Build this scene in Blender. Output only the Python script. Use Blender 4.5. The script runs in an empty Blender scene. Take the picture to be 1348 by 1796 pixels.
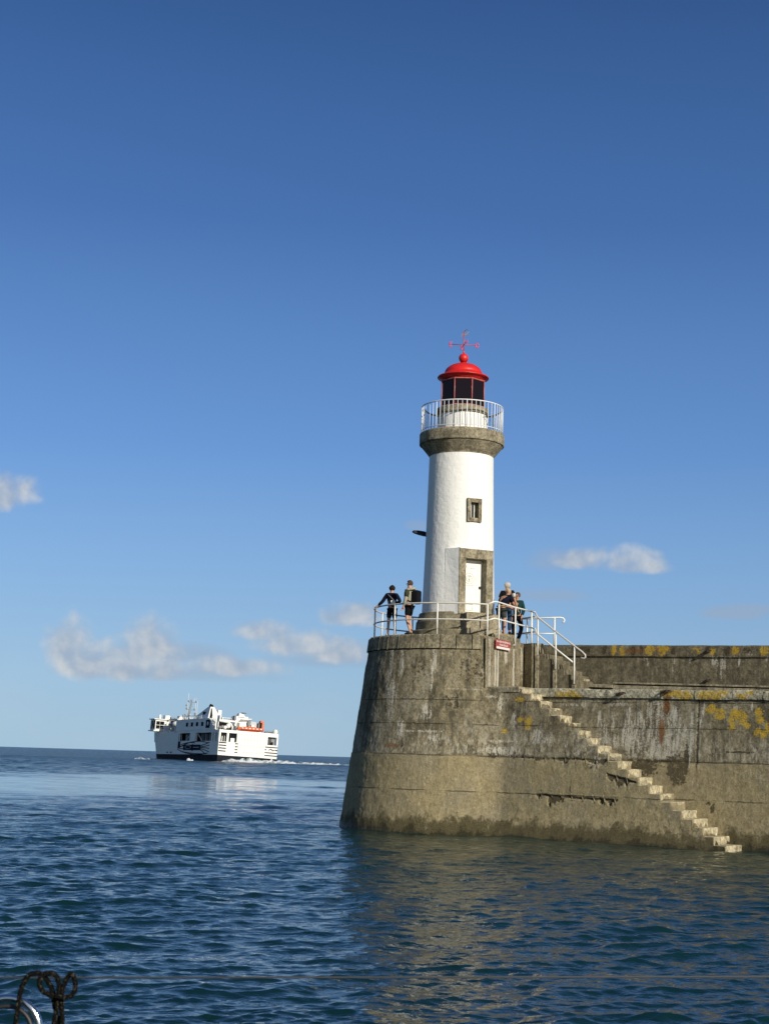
import bpy, bmesh, math, random
import numpy as np
from mathutils import Vector, Matrix
PI = math.pi
R = math.radians
sc = bpy.context.scene
C = sc.collection
random.seed(4)
rng = np.random.default_rng(7)

# ------------------------------------------------------------------ camera
H = 2.2                      # eye height above the sea
FOC = 2600.0                 # focal length in photo pixels (1348 x 1796)
PITCH, ROLL = R(9.42), R(1.73)
cam_d = bpy.data.cameras.new('camera'); cam = bpy.data.objects.new('camera', cam_d); C.objects.link(cam)
cam_d.sensor_fit = 'VERTICAL'; cam_d.sensor_height = 36.0; cam_d.lens = FOC / 1796 * 36
cam_d.clip_start = 0.1; cam_d.clip_end = 90000
RM = (Matrix.Rotation(R(90) + PITCH, 3, 'X') @ Matrix.Rotation(ROLL, 3, 'Z'))
M4 = RM.to_4x4(); M4.translation = (0, 0, H)
cam.matrix_world = M4
sc.camera = cam
cam_d.dof.use_dof = True; cam_d.dof.focus_distance = 46; cam_d.dof.aperture_fstop = 14
CAM = Vector((0, 0, H))
def ray(px, py):
    return (RM @ Vector(((px - 674) / FOC, -(py - 898) / FOC, -1))).normalized()
def at(px, py, D):
    d = ray(px, py); return CAM + d * (D / d.y)
def zat(px, py, D):
    return at(px, py, D).z
def on_plane(px, py, p0, n):
    d = ray(px, py); return CAM + d * ((Vector(p0) - CAM).dot(Vector(n)) / d.dot(Vector(n)))

# ------------------------------------------------------------------ light
SUN_AZ, SUN_EL = R(146), R(23)          # azimuth clockwise from +Y
sdir = Vector((math.sin(SUN_AZ) * math.cos(SUN_EL), math.cos(SUN_AZ) * math.cos(SUN_EL), math.sin(SUN_EL)))
sun_d = bpy.data.lights.new('sun', 'SUN'); sun = bpy.data.objects.new('sun', sun_d); C.objects.link(sun)
sun_d.energy = 4.6; sun_d.angle = R(0.53); sun_d.color = (1.0, 0.93, 0.79)
sun.rotation_euler = (-sdir).to_track_quat('-Z', 'Y').to_euler()
vs = sc.view_settings
vs.view_transform = 'Standard'; vs.look = 'None'; vs.gamma = 1; vs.exposure = 0.0
try: vs.use_curve_mapping = False
except Exception: pass
sc.cycles.max_bounces = 6
sc.cycles.sample_clamp_indirect = 6

class N:
    """small helper to write node trees"""
    def __init__(s, tree): s.t = tree; s.n = tree.nodes; s.l = tree.links
    def new(s, typ, **kw):
        n = s.n.new(typ)
        for k, v in kw.items(): setattr(n, k, v)
        return n
    def put(s, sock, v):
        if isinstance(v, bpy.types.NodeSocket): s.l.new(v, sock)
        elif v is not None: sock.default_value = v
    def m(s, op, a, b=None, c=None, clamp=False):
        n = s.new('ShaderNodeMath', operation=op, use_clamp=clamp)
        s.put(n.inputs[0], a)
        if b is not None: s.put(n.inputs[1], b)
        if c is not None: s.put(n.inputs[2], c)
        return n.outputs[0]
    def vm(s, op, a, b=None):
        n = s.new('ShaderNodeVectorMath', operation=op)
        s.put(n.inputs[0], a)
        if b is not None: s.put(n.inputs[1], b)
        return n.outputs[0]
    def rng(s, v, a, b, c=0.0, d=1.0, smooth=True):
        n = s.new('ShaderNodeMapRange', interpolation_type='SMOOTHSTEP' if smooth else 'LINEAR')
        s.put(n.inputs[0], v)
        for i, x in enumerate((a, b, c, d)): s.put(n.inputs[1 + i], x)
        return n.outputs[0]
    def mix(s, f, a, b, mode='MIX'):
        n = s.new('ShaderNodeMix', data_type='RGBA', blend_type=mode)
        s.put(n.inputs[0], f)
        for i, x in ((6, a), (7, b)):
            if isinstance(x, tuple) and len(x) == 3: x = (*x, 1)
            s.put(n.inputs[i], x)
        return n.outputs[2]
    def noise(s, vec, scale, detail=4, rough=0.5, dist=0.0):
        n = s.new('ShaderNodeTexNoise'); s.put(n.inputs['Vector'], vec)
        n.inputs['Scale'].default_value = scale; n.inputs['Detail'].default_value = detail
        n.inputs['Roughness'].default_value = rough; n.inputs['Distortion'].default_value = dist
        return n.outputs[0]
    def vor(s, vec, scale):
        n = s.new('ShaderNodeTexVoronoi'); s.put(n.inputs['Vector'], vec); n.inputs['Scale'].default_value = scale
        return n.outputs[0]
    def scl(s, vec, x, y, z):
        return s.vm('MULTIPLY', vec, (x, y, z))
    def pos(s): return s.new('ShaderNodeNewGeometry').outputs['Position']
    def sep(s, v):
        n = s.new('ShaderNodeSeparateXYZ'); s.put(n.inputs[0], v); return n.outputs
    def bump(s, h, strength, dist):
        n = s.new('ShaderNodeBump'); s.put(n.inputs['Height'], h)
        n.inputs['Strength'].default_value = strength; n.inputs['Distance'].default_value = dist
        return n.outputs[0]

def new_mat(name):
    m = bpy.data.materials.new(name); m.use_nodes = True
    t = m.node_tree; b = t.nodes['Principled BSDF']
    return m, N(t), b

# ------------------------------------------------------------------ sky
w = bpy.data.worlds.new('World'); sc.world = w; w.use_nodes = True
w.cycles.sampling_method = 'MANUAL'; w.cycles.sample_map_resolution = 1024
n = N(w.node_tree); bg = w.node_tree.nodes['Background']
sky = n.new('ShaderNodeTexSky', sky_type='NISHITA'); sky.sun_disc = False
sky.sun_elevation = SUN_EL; sky.sun_rotation = SUN_AZ
sky.altitude = 0; sky.air_density = 1.0; sky.dust_density = 0.6; sky.ozone_density = 3.0
d = n.vm('NORMALIZE', n.new('ShaderNodeTexCoord').outputs['Generated'])
dx, dy, dz = n.sep(d)
ys = n.m('MAXIMUM', dy, 0.02)
U = n.m('DIVIDE', dx, ys); V = n.m('DIVIDE', dz, ys)
uv = n.new('ShaderNodeCombineXYZ'); n.put(uv.inputs[0], U); n.put(uv.inputs[1], V); UV = uv.outputs[0]
big = n.noise(UV, 42, 6, 0.52, 0.2)
big2 = n.noise(n.vm('ADD', UV, (-0.0035, -0.0060, 0)), 42, 6, 0.52, 0.2)      # same field a step away from the sun
soft = n.noise(n.vm('ADD', UV, (3.1, 1.7, 0)), 14, 4, 0.5)
def cloud_group(lst):
    tot = None
    for (px, py, a, b) in lst:
        r = ray(px, py); u0, v0 = r.x / r.y, r.z / r.y
        a *= 1.3; b *= 1.35
        e = n.m('ADD', n.m('POWER', n.m('ABSOLUTE', n.m('DIVIDE', n.m('SUBTRACT', U, u0), a / FOC)), 2.0),
                n.m('POWER', n.m('DIVIDE', n.m('MAXIMUM', n.m('SUBTRACT', V, v0), n.m('MULTIPLY', n.m('SUBTRACT', V, v0), -1.7)), b / FOC), 2.0))
        k = n.m('SUBTRACT', 1.0, e)
        k = n.m('MAXIMUM', k, -3.0)
        tot = k if tot is None else n.m('MAXIMUM', tot, k)
    return tot
bright = cloud_group([(8, 872, 52, 36), (22, 862, 40, 30), (122, 1140, 40, 48), (165, 1165, 70, 38), (262, 1135, 50, 44), (225, 1170, 110, 34),
                      (400, 1172, 90, 18), (470, 1112, 44, 22), (520, 1135, 70, 24), (590, 1145, 62, 24), (618, 1082, 46, 24),
                      (1022, 984, 42, 19), (1085, 986, 74, 24), (1120, 996, 50, 16),
                      (-300, 1120, 160, 50), (-620, 1050, 150, 40), (1600, 1000, 160, 36), (1900, 1150, 180, 40), (2500, 1040, 200, 50), (-1200, 1100, 220, 50)])
faint = cloud_group([(965, 1046, 80, 13), (1290, 1078, 44, 12), (735, 924, 26, 12), (1320, 1070, 40, 10), (960, 985, 40, 26),
                     (320, 1185, 170, 16), (560, 1160, 110, 18), (330, 1150, 110, 18)])
dens = n.m('ADD', bright, n.m('ADD', 0.22, n.m('MULTIPLY', n.m('SUBTRACT', big, 0.5), 2.5)))
dens2 = n.m('ADD', bright, n.m('ADD', 0.22, n.m('MULTIPLY', n.m('SUBTRACT', big2, 0.5), 2.5)))
cov = n.rng(dens, 0.0, 1.25)
lit = n.rng(n.m('SUBTRACT', dens, dens2), -0.55, 0.75)
covf = n.m('MULTIPLY', n.rng(n.m('ADD', faint, n.m('MULTIPLY', n.m('SUBTRACT', soft, 0.5), 3.2)), -0.1, 1.2), 0.55)
skyc = sky.outputs[0]
SKYMUL = 1.0
elv = n.m('ARCSINE', dz)
rampn = n.new('ShaderNodeValToRGB'); cr = rampn.color_ramp
def lin(c): return tuple((((x / 255 + 0.055) / 1.055) ** 2.4 if x > 10 else x / 3294) for x in c)
stops = [(-2, (154, 186, 211)), (0.3, (160, 192, 215)), (2.8, (153, 189, 219)), (7.2, (131, 174, 221)), (11.7, (104, 151, 212)), (20.4, (71, 114, 176)), (28.5, (51, 89, 146)), (60, (34, 66, 118))]
while len(cr.elements) < len(stops): cr.elements.new(0.5)
for i, (a_, c_) in enumerate(stops):
    cr.elements[i].position = (a_ + 5) / 65; cr.elements[i].color = (*lin(c_), 1)
n.put(rampn.inputs[0], n.m('DIVIDE', n.m('ADD', n.m('MULTIPLY', elv, 180 / PI), 5.0), 65.0))
side = n.rng(dx, -0.25, 0.27, 1.06, 0.93, smooth=False)
rc_ = n.vm('SCALE', rampn.outputs[0]); rc_.node.inputs['Scale'].default_value = 1 / 0.075
rc2 = n.new('ShaderNodeVectorMath', operation='SCALE'); n.put(rc2.inputs[0], rc_); n.put(rc2.inputs['Scale'], side)
skyc = n.mix(n.rng(dy, -0.2, 0.5, 0.15, 0.92), skyc, rc2.outputs[0])
# low haze whitening just above the sea and the faint blanket between the clouds
hz = n.m('MULTIPLY', n.rng(V, 0.085, -0.01), n.rng(soft, 0.30, 0.75, 0.0, 0.25))
c1 = n.mix(hz, skyc, (6.3, 7.6, 9.2))
c1 = n.mix(covf, c1, (4.2, 5.3, 7.0))
ccol = n.mix(lit, (4.6, 5.6, 7.1), (8.5, 8.7, 8.8))
c1 = n.mix(n.m('MULTIPLY', cov, 0.84), c1, ccol)
n.put(bg.inputs[0], c1); bg.inputs[1].default_value = 0.075

# ------------------------------------------------------------------ mesh helpers
def link_mesh(name, me, mat=None, parent=None):
    o = bpy.data.objects.new(name, me); C.objects.link(o)
    if mat:
        me.materials.clear(); me.materials.append(mat)
    if parent is not None: o.parent = parent
    return o
class MB:
    """collects boxes, tubes and lathes into one mesh"""
    def __init__(s): s.v = []; s.f = []; s.sm = []
    def add(s, vs_, fs_, smooth=False):
        o = len(s.v); s.v += [tuple(x) for x in vs_]; s.f += [tuple(i + o for i in f) for f in fs_]; s.sm += [smooth] * len(fs_)
        return s
    def box(s, x0, x1, y0, y1, z0, z1, M=None):
        vv = [Vector(p) for p in ((x0,y0,z0),(x1,y0,z0),(x1,y1,z0),(x0,y1,z0),(x0,y0,z1),(x1,y0,z1),(x1,y1,z1),(x0,y1,z1))]
        if M is not None: vv = [M @ p for p in vv]
        return s.add(vv, [(3,2,1,0),(4,5,6,7),(0,1,5,4),(1,2,6,5),(2,3,7,6),(3,0,4,7)])
    def prism(s, pts, z0, z1):
        """pts: CCW xy outline; z0/z1 numbers or functions of (x,y)"""
        k = len(pts); g = lambda z, p: z(p[0], p[1]) if callable(z) else z
        vv = [(p[0], p[1], g(z0, p)) for p in pts] + [(p[0], p[1], g(z1, p)) for p in pts]
        return s.add(vv, [tuple(range(k - 1, -1, -1)), tuple(range(k, 2 * k))] + [(i, (i + 1) % k, k + (i + 1) % k, k + i) for i in range(k)])
    def tube(s, pts, r, seg=10, cap=True, closed=False, smooth=True):
        pts = [Vector(p) for p in pts]; K = len(pts); rr = r if isinstance(r, (list, tuple)) else [r] * K
        vv = []; last = None
        for i, p in enumerate(pts):
            a = pts[(i - 1) % K] if (i or closed) else pts[0]; b = pts[(i + 1) % K] if (i < K - 1 or closed) else pts[-1]
            t = (b - a).normalized()
            if last is None: u = t.orthogonal().normalized()
            else: u = (last - t * last.dot(t)); u = u.normalized() if u.length > 1e-6 else t.orthogonal().normalized()
            last = u; v = t.cross(u)
            for j in range(seg):
                an = 2 * PI * j / seg; vv.append(p + (u * math.cos(an) + v * math.sin(an)) * rr[i])
        ff = []
        for i in range(K if closed else K - 1):
            for j in range(seg):
                a = i * seg + j; b = i * seg + (j + 1) % seg; i2 = (i + 1) % K
                ff.append((a, b, i2 * seg + (j + 1) % seg, i2 * seg + j))
        if cap and not closed: ff += [tuple(range(seg - 1, -1, -1)), tuple((K - 1) * seg + j for j in range(seg))]
        return s.add(vv, ff, smooth)
    def lathe(s, prof, cx=0, cy=0, seg=96, smooth=True, a0=0, a1=2 * PI, squash=1.0):
        """prof: list of (r, z)"""
        full = abs((a1 - a0) - 2 * PI) < 1e-6; k = len(prof); cols = seg if full else seg + 1
        vv = []
        for i in range(cols):
            a = a0 + (a1 - a0) * i / seg
            for (r, z) in prof: vv.append((cx + r * math.sin(a), cy - r * math.cos(a) * squash, z))
        ff = []
        for i in range(seg):
            i2 = (i + 1) % cols
            for j in range(k - 1): ff.append((i * k + j, i2 * k + j, i2 * k + j + 1, i * k + j + 1))
        return s.add(vv, ff, smooth)
    def sphere(s, c, r, seg=16, rings=10, sc3=(1, 1, 1)):
        vv = []; ff = []
        for i in range(rings + 1):
            th = PI * i / rings
            for j in range(seg):
                ph = 2 * PI * j / seg
                vv.append((c[0] + r * sc3[0] * math.sin(th) * math.cos(ph), c[1] + r * sc3[1] * math.sin(th) * math.sin(ph), c[2] + r * sc3[2] * math.cos(th)))
        for i in range(rings):
            for j in range(seg): ff.append((i * seg + j, (i + 1) * seg + j, (i + 1) * seg + (j + 1) % seg, i * seg + (j + 1) % seg))
        return s.add(vv, ff, True)
    def build(s, name, mat, parent=None, bevel=0, world_origin=None):
        me = bpy.data.meshes.new(name); me.from_pydata(s.v, [], s.f); me.update()
        for i, p in enumerate(me.polygons): p.use_smooth = s.sm[i]
        o = link_mesh(name, me, mat, parent)
        if bevel:
            b = o.modifiers.new('bevel', 'BEVEL'); b.width = bevel; b.segments = 2; b.limit_method = 'ANGLE'; b.angle_limit = R(40)
        return o
def empty(name, label, cat, group=None, loc=(0, 0, 0)):
    o = bpy.data.objects.new(name, None); C.objects.link(o); o.location = loc; o.empty_display_size = 0.2
    tag(o, label, cat, group); return o
def tag(o, label, cat, group=None):
    o['label'] = label; o['category'] = cat
    if group: o['group'] = group
    return o
def grid(name, P, mat, parent=None, smooth=True, attrs=None):
    """P: array (nu, nv, 3)"""
    nu, nv = P.shape[:2]
    me = bpy.data.meshes.new(name)
    idx = np.arange(nu * nv).reshape(nu, nv)
    q = np.stack([idx[:-1, :-1], idx[1:, :-1], idx[1:, 1:], idx[:-1, 1:]], -1).reshape(-1, 4)
    me.vertices.add(nu * nv); me.vertices.foreach_set('co', P.reshape(-1).astype(np.float32))
    me.loops.add(q.size); me.loops.foreach_set('vertex_index', q.reshape(-1).astype(np.int32))
    me.polygons.add(len(q)); me.polygons.foreach_set('loop_start', (np.arange(len(q)) * 4).astype(np.int32))
    me.polygons.foreach_set('loop_total', np.full(len(q), 4, np.int32))
    me.polygons.foreach_set('use_smooth', np.full(len(q), smooth))
    me.update(calc_edges=True)
    for k, a in (attrs or {}).items():
        at_ = me.attributes.new(k, 'FLOAT', 'POINT'); at_.data.foreach_set('value', a.reshape(-1).astype(np.float32))
    return link_mesh(name, me, mat, parent)
def nz(x, y, seed=0, octaves=4, rough=0.5):
    """2D value noise in numpy, about -1..1"""
    out = 0; amp = 1; tot = 0
    for o in range(octaves):
        r = np.random.default_rng(seed * 31 + o).random((256, 256))
        xs, ysn = x * 2 ** o, y * 2 ** o
        xi, yi = np.floor(xs).astype(int), np.floor(ysn).astype(int); fx, fy = xs - xi, ysn - yi
        fx = fx * fx * (3 - 2 * fx); fy = fy * fy * (3 - 2 * fy)
        g = lambda a, b: r[a % 256, b % 256]
        v = (g(xi, yi) * (1 - fx) + g(xi + 1, yi) * fx) * (1 - fy) + (g(xi, yi + 1) * (1 - fx) + g(xi + 1, yi + 1) * fx) * fy
        out = out + amp * (v * 2 - 1); tot += amp; amp *= rough
    return out / tot

# ------------------------------------------------------------------ materials
def simple(name, col, rough=0.6, metal=0.0, vary=0.0, scale=8, spec=None, bump=0.0):
    m, n, b = new_mat(name)
    b.inputs['Roughness'].default_value = rough; b.inputs['Metallic'].default_value = metal
    if spec is not None: b.inputs['Specular IOR Level'].default_value = spec
    if vary:
        tc = n.new('ShaderNodeTexCoord').outputs['Object']
        k = n.noise(tc, scale, 5, 0.6)
        a = tuple(c * (1 - vary) for c in col); c2 = tuple(min(1, c * (1 + vary)) for c in col)
        n.put(b.inputs['Base Color'], n.mix(n.rng(k, 0.3, 0.7), a, c2))
        if bump: n.put(b.inputs['Normal'], n.bump(n.noise(tc, scale * 4, 4, 0.6), 1.0, bump))
    else: b.inputs['Base Color'].default_value = (*col, 1)
    return m

def concrete(name, lower=(0.30, 0.255, 0.150), upper=(0.150, 0.128, 0.080), zsplit=2.33, dark=0.5, white=0.4, tidal=True, masks=True, streak=1.0, course=True, lift=1.0):
    """weathered harbour concrete: pale exposed aggregate low down, black-stained and lime-streaked above, weed at the tide line"""
    m, n, b = new_mat(name)
    p = n.pos(); x, y, z = n.sep(p)
    fine = n.noise(p, 26, 6, 0.75)
    grit = n.noise(p, 75, 3, 0.8)
    mid = n.noise(p, 4.5, 6, 0.62)
    lrg = n.noise(p, 0.9, 4, 0.55)
    st = n.noise(n.scl(p, 5.5, 5.5, 0.38), 1.0, 6, 0.68)
    st2 = n.noise(n.scl(n.vm('ADD', p, (7, 3, 2)), 14, 14, 0.8), 1.0, 4, 0.6)
    # lower
    lo = n.mix(n.rng(mid, 0.3, 0.7), tuple(c * 0.80 for c in lower), tuple(c * 1.14 for c in lower))
    lo = n.mix(n.rng(lrg, 0.35, 0.7, 0, 0.5), lo, (0.21, 0.185, 0.135))
    lo = n.mix(n.rng(st, 0.48, 0.72, 0, 0.5 * streak), lo, tuple(c * 0.5 for c in lower))
    lo = n.mix(n.rng(st2, 0.56, 0.75, 0, 0.40 * streak), lo, (0.50, 0.46, 0.35))
    # upper
    up = n.mix(n.rng(mid, 0.32, 0.68), tuple(c * 0.72 for c in upper), tuple(c * 1.5 for c in upper))
    up = n.mix(n.rng(st, 0.44, 0.64, 0, dark * streak), up, (0.052, 0.046, 0.030))
    up = n.mix(n.rng(n.noise(n.scl(n.vm('ADD', p, (1, 9, 4)), 8, 8, 0.30), 1.0, 5, 0.7), 0.54, 0.72, 0, white * streak), up, (0.36, 0.34, 0.28))
    up = n.mix(n.rng(n.noise(n.vm('ADD', p, (5, 5, 5)), 2.3, 6, 0.7), 0.56, 0.70, 0, 0.55 * white), up, (0.38, 0.36, 0.30))
    big_ = n.noise(n.scl(n.vm('ADD', p, (11, 2, 6)), 1.3, 1.3, 0.9), 1.0, 6, 0.68)
    up = n.mix(n.rng(big_, 0.50, 0.66, 0, 0.55 * white / 0.5), up, (0.34, 0.31, 0.225)); up = n.mix(n.rng(big_, 0.48, 0.36, 0, 0.6), up, (0.060, 0.050, 0.030))
    g2 = n.noise(n.scl(p, 1, 1, 0.8), 15, 5, 0.75)
    up = n.mix(n.rng(g2, 0.56, 0.36, 0, 0.65), up, (0.062, 0.054, 0.034)); up = n.mix(n.rng(g2, 0.56, 0.70, 0, 0.5), up, (0.33, 0.30, 0.22))
    lo = n.mix(n.rng(g2, 0.52, 0.34, 0, 0.62), lo, tuple(c * 0.45 for c in lower)); lo = n.mix(n.rng(g2, 0.55, 0.68, 0, 0.55), lo, (0.50, 0.45, 0.31))
    zb = n.m('ADD', z, n.m('MULTIPLY', n.m('SUBTRACT', mid, 0.5), 0.22))
    col = n.mix(n.rng(zb, zsplit - 0.03, zsplit + 0.05), lo, up)
    # the lighter, lime-rich band just above the old formwork joint
    lime = n.m('MULTIPLY', n.m('MULTIPLY', n.rng(zb, zsplit + 0.02, zsplit + 0.12), n.rng(zb, zsplit + 1.0, zsplit + 0.35)), n.rng(n.noise(n.scl(p, 9, 9, 4), 1, 6, 0.75), 0.45, 0.66))
    col = n.mix(n.m('MULTIPLY', lime, 0.55 * white / 0.4 if tidal else 0.0), col, (0.42, 0.385, 0.29))
    speck = n.rng(grit, 0.60, 0.74)
    col = n.mix(n.m('MULTIPLY', speck, 0.40), col, (0.50, 0.47, 0.38))
    col = n.mix(n.rng(grit, 0.42, 0.28, 0, 0.45), col, tuple(c * 0.35 for c in upper))
    h = n.m('ADD', n.m('MULTIPLY', fine, 0.5), n.m('ADD', n.m('MULTIPLY', mid, 0.8), n.m('MULTIPLY', grit, 0.16)))
    if course:      # thin formwork joints
        jn = None
        for zz in (2.34, 1.28, 3.28, 4.02):
            k = n.rng(n.m('ABSOLUTE', n.m('SUBTRACT', n.m('ADD', z, n.m('MULTIPLY', n.m('SUBTRACT', mid, 0.5), 0.06)), zz)), 0.022, 0.006)
            jn = k if jn is None else n.m('MAXIMUM', jn, k)
        jn = n.m('MULTIPLY', jn, n.rng(lrg, 0.38, 0.56))
        col = n.mix(n.m('MULTIPLY', jn, 0.6), col, (0.06, 0.052, 0.034))
        h = n.m('SUBTRACT', h, n.m('MULTIPLY', jn, 0.7))
    if tidal:
        zt = n.m('ADD', z, n.m('MULTIPLY', n.m('SUBTRACT', n.noise(n.scl(p, 2.4, 2.4, 1.6), 1.0, 7, 0.8), 0.5), 1.7))
        wd = n.rng(zt, 0.56, 0.26)
        wcol = n.mix(n.rng(fine, 0.35, 0.65), (0.035, 0.031, 0.013), (0.135, 0.112, 0.052))
        col = n.mix(n.m('MULTIPLY', wd, n.rng(fine, 0.2, 0.55, 0.55, 0.95)), col, wcol)
        col = n.mix(n.rng(zt, 0.16, 0.0, 0, 0.85), col, (0.030, 0.028, 0.012))
        h = n.m('ADD', h, n.m('MULTIPLY', n.m('MULTIPLY', wd, fine), 1.2))
        b.inputs['Roughness'].default_value = 0.85
        n.put(b.inputs['Roughness'], n.rng(z, 0.05, 0.35, 0.35, 0.9))
    else: b.inputs['Roughness'].default_value = 0.9
    b.inputs['Specular IOR Level'].default_value = 0.25
    if masks:
        def att(k): a = n.new('ShaderNodeAttribute'); a.attribute_name = k; return a.outputs['Fac']
        e1 = n.noise(p, 9, 5, 0.7)
        wm = n.rng(n.m('ADD', n.m('MULTIPLY', att('white'), 0.74), n.m('ADD', n.m('MULTIPLY', n.m('SUBTRACT', n.noise(n.scl(p, 13, 13, 1.2), 1, 5, 0.7), 0.5), 2.2), n.m('MULTIPLY', n.m('SUBTRACT', n.noise(p, 24, 4, 0.7), 0.5), 1.6))), 0.50, 0.95)
        wm = n.m('MULTIPLY', wm, n.rng(att('white'), 0.0, 0.25))
        col = n.mix(n.m('MULTIPLY', wm, 0.78), col, (0.56, 0.53, 0.45))
        dm = n.m('MULTIPLY', n.rng(n.m('ADD', n.m('MULTIPLY', att('crack'), 0.75), n.m('MULTIPLY', n.m('SUBTRACT', e1, 0.5), 2.4)), 0.42, 0.75), n.rng(att('crack'), 0.0, 0.3))
        col = n.mix(n.m('MULTIPLY', dm, 0.85), col, (0.055, 0.043, 0.024))
        rm = n.rng(n.m('ADD', att('rust'), n.m('MULTIPLY', n.m('SUBTRACT', n.noise(n.scl(p, 16, 16, 2.0), 1, 4, 0.6), 0.5), 0.9)), 0.35, 0.8)
        col = n.mix(n.m('MULTIPLY', rm, 0.8), col, (0.20, 0.085, 0.030))
        lm = n.rng(n.m('ADD', n.m('MULTIPLY', att('lichen'), 0.82), n.m('ADD', n.m('MULTIPLY', n.m('SUBTRACT', n.noise(p, 6, 3, 0.6), 0.5), 1.6), n.m('MULTIPLY', n.m('SUBTRACT', n.noise(p, 24, 4, 0.7), 0.5), 2.0))), 0.46, 0.62)
        lm = n.m('MULTIPLY', lm, n.rng(att('lichen'), 0.0, 0.2))
        col = n.mix(n.m('MULTIPLY', lm, 0.9), col, n.mix(n.rng(fine, 0.4, 0.6), (0.36, 0.225, 0.018), (0.52, 0.36, 0.05)))
        h = n.m('SUBTRACT', h, n.m('MULTIPLY', dm, 1.0))
    n.put(b.inputs['Base Color'], col)
    n.put(b.inputs['Normal'], n.bump(h, 0.95, 0.045))
    return m
M_wall = concrete('harbour_concrete', lower=(0.335, 0.275, 0.150), upper=(0.205, 0.175, 0.110), dark=0.70, white=0.70)
M_head = concrete('pier_head_concrete', lower=(0.315, 0.260, 0.142), upper=(0.205, 0.172, 0.105), dark=0.80, white=0.68)
M_cope = concrete('coping_granite', upper=(0.50, 0.47, 0.35), zsplit=-5, dark=0.05, white=0.25, tidal=False, course=False)
M_ring = concrete('head_coping_stone', upper=(0.26, 0.225, 0.15), zsplit=-5, dark=0.40, white=0.2, tidal=False, masks=False, course=False)
M_para = concrete('parapet_concrete', upper=(0.16, 0.138, 0.09), zsplit=-5, dark=0.6, white=0.16, tidal=False, course=False)
M_face = concrete('landing_wall_concrete', upper=(0.24, 0.20, 0.125), zsplit=-5, dark=0.6, white=0.6, tidal=False, masks=True, course=False, streak=1.15)
M_step = concrete('worn_step_concrete', lower=(0.48, 0.42, 0.28), upper=(0.48, 0.42, 0.28), zsplit=-5, dark=0.25, white=0.3, tidal=False, masks=False, course=False, streak=0.6)
M_kerb = concrete('kerb_concrete', upper=(0.34, 0.30, 0.21), zsplit=-5, dark=0.15, white=0.3, tidal=False, masks=False, course=False)
M_plinth = concrete('plinth_granite', upper=(0.23, 0.20, 0.13), zsplit=-5, dark=0.3, white=0.15, tidal=False, masks=False, course=False, streak=0.5)
M_gran = concrete('granite_trim', upper=(0.30, 0.26, 0.18), zsplit=-5, dark=0.25, white=0.15, tidal=False, masks=False, course=False, streak=0.6)
def white_paint(name, dirt=0.38):
    m, n, b = new_mat(name); p = n.pos()
    st = n.noise(n.scl(p, 6, 6, 0.5), 1.0, 5, 0.6); k = n.noise(p, 3, 5, 0.6)
    c = n.mix(n.rng(st, 0.48, 0.78, 0, dirt), (0.80, 0.79, 0.755), (0.60, 0.58, 0.52))
    c = n.mix(n.rng(k, 0.55, 0.75, 0, dirt), c, (0.72, 0.72, 0.70))
    n.put(b.inputs['Base Color'], c); b.inputs['Roughness'].default_value = 0.6; b.inputs['Specular IOR Level'].default_value = 0.3
    n.put(b.inputs['Normal'], n.bump(n.m('ADD', n.noise(p, 5, 4, 0.6), n.m('MULTIPLY', n.noise(p, 30, 4, 0.6), 0.2)), 0.8, 0.03))
    return m
M_white = white_paint('tower_white_render')
M_door = simple('door_white_paint', (0.78, 0.77, 0.70), 0.45, vary=0.04)
M_red = simple('lantern_red_paint', (0.58, 0.016, 0.013), 0.42, vary=0.16, scale=3, bump=0.004)
M_redframe = simple('lantern_frame_paint', (0.42, 0.10, 0.09), 0.45, vary=0.2)
def rail_paint(name, col, rust):
    m, n, b = new_mat(name); p = n.pos()
    k = n.noise(p, 14, 5, 0.7)
    n.put(b.inputs['Base Color'], n.mix(n.rng(k, 0.56, 0.70, 0, rust), col, (0.20, 0.13, 0.07)))
    b.inputs['Roughness'].default_value = 0.45
    return m
M_rail = rail_paint('white_rail_paint', (0.74, 0.73, 0.68), 0.55)
M_rail_old = rail_paint('worn_rail_paint', (0.56, 0.54, 0.49), 0.8)
M_galrail = rail_paint('gallery_rail_paint', (0.70, 0.72, 0.74), 0.3)
M_dark = simple('dark_iron', (0.018, 0.018, 0.02), 0.55, 0.4)
M_iron = simple('rusty_iron', (0.045, 0.028, 0.018), 0.8, 0.2, vary=0.4, scale=30)
M_line = simple('grey_lettering', (0.36, 0.38, 0.36), 0.6)
mg, ng, bgl = new_mat('lantern_glass')
bgl.inputs['Base Color'].default_value = (0.010, 0.006, 0.008, 1); bgl.inputs['Roughness'].default_value = 0.12; bgl.inputs['Specular IOR Level'].default_value = 0.2
M_glass = mg
M_wglass = simple('window_dark_glass', (0.02, 0.025, 0.03), 0.1)

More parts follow.
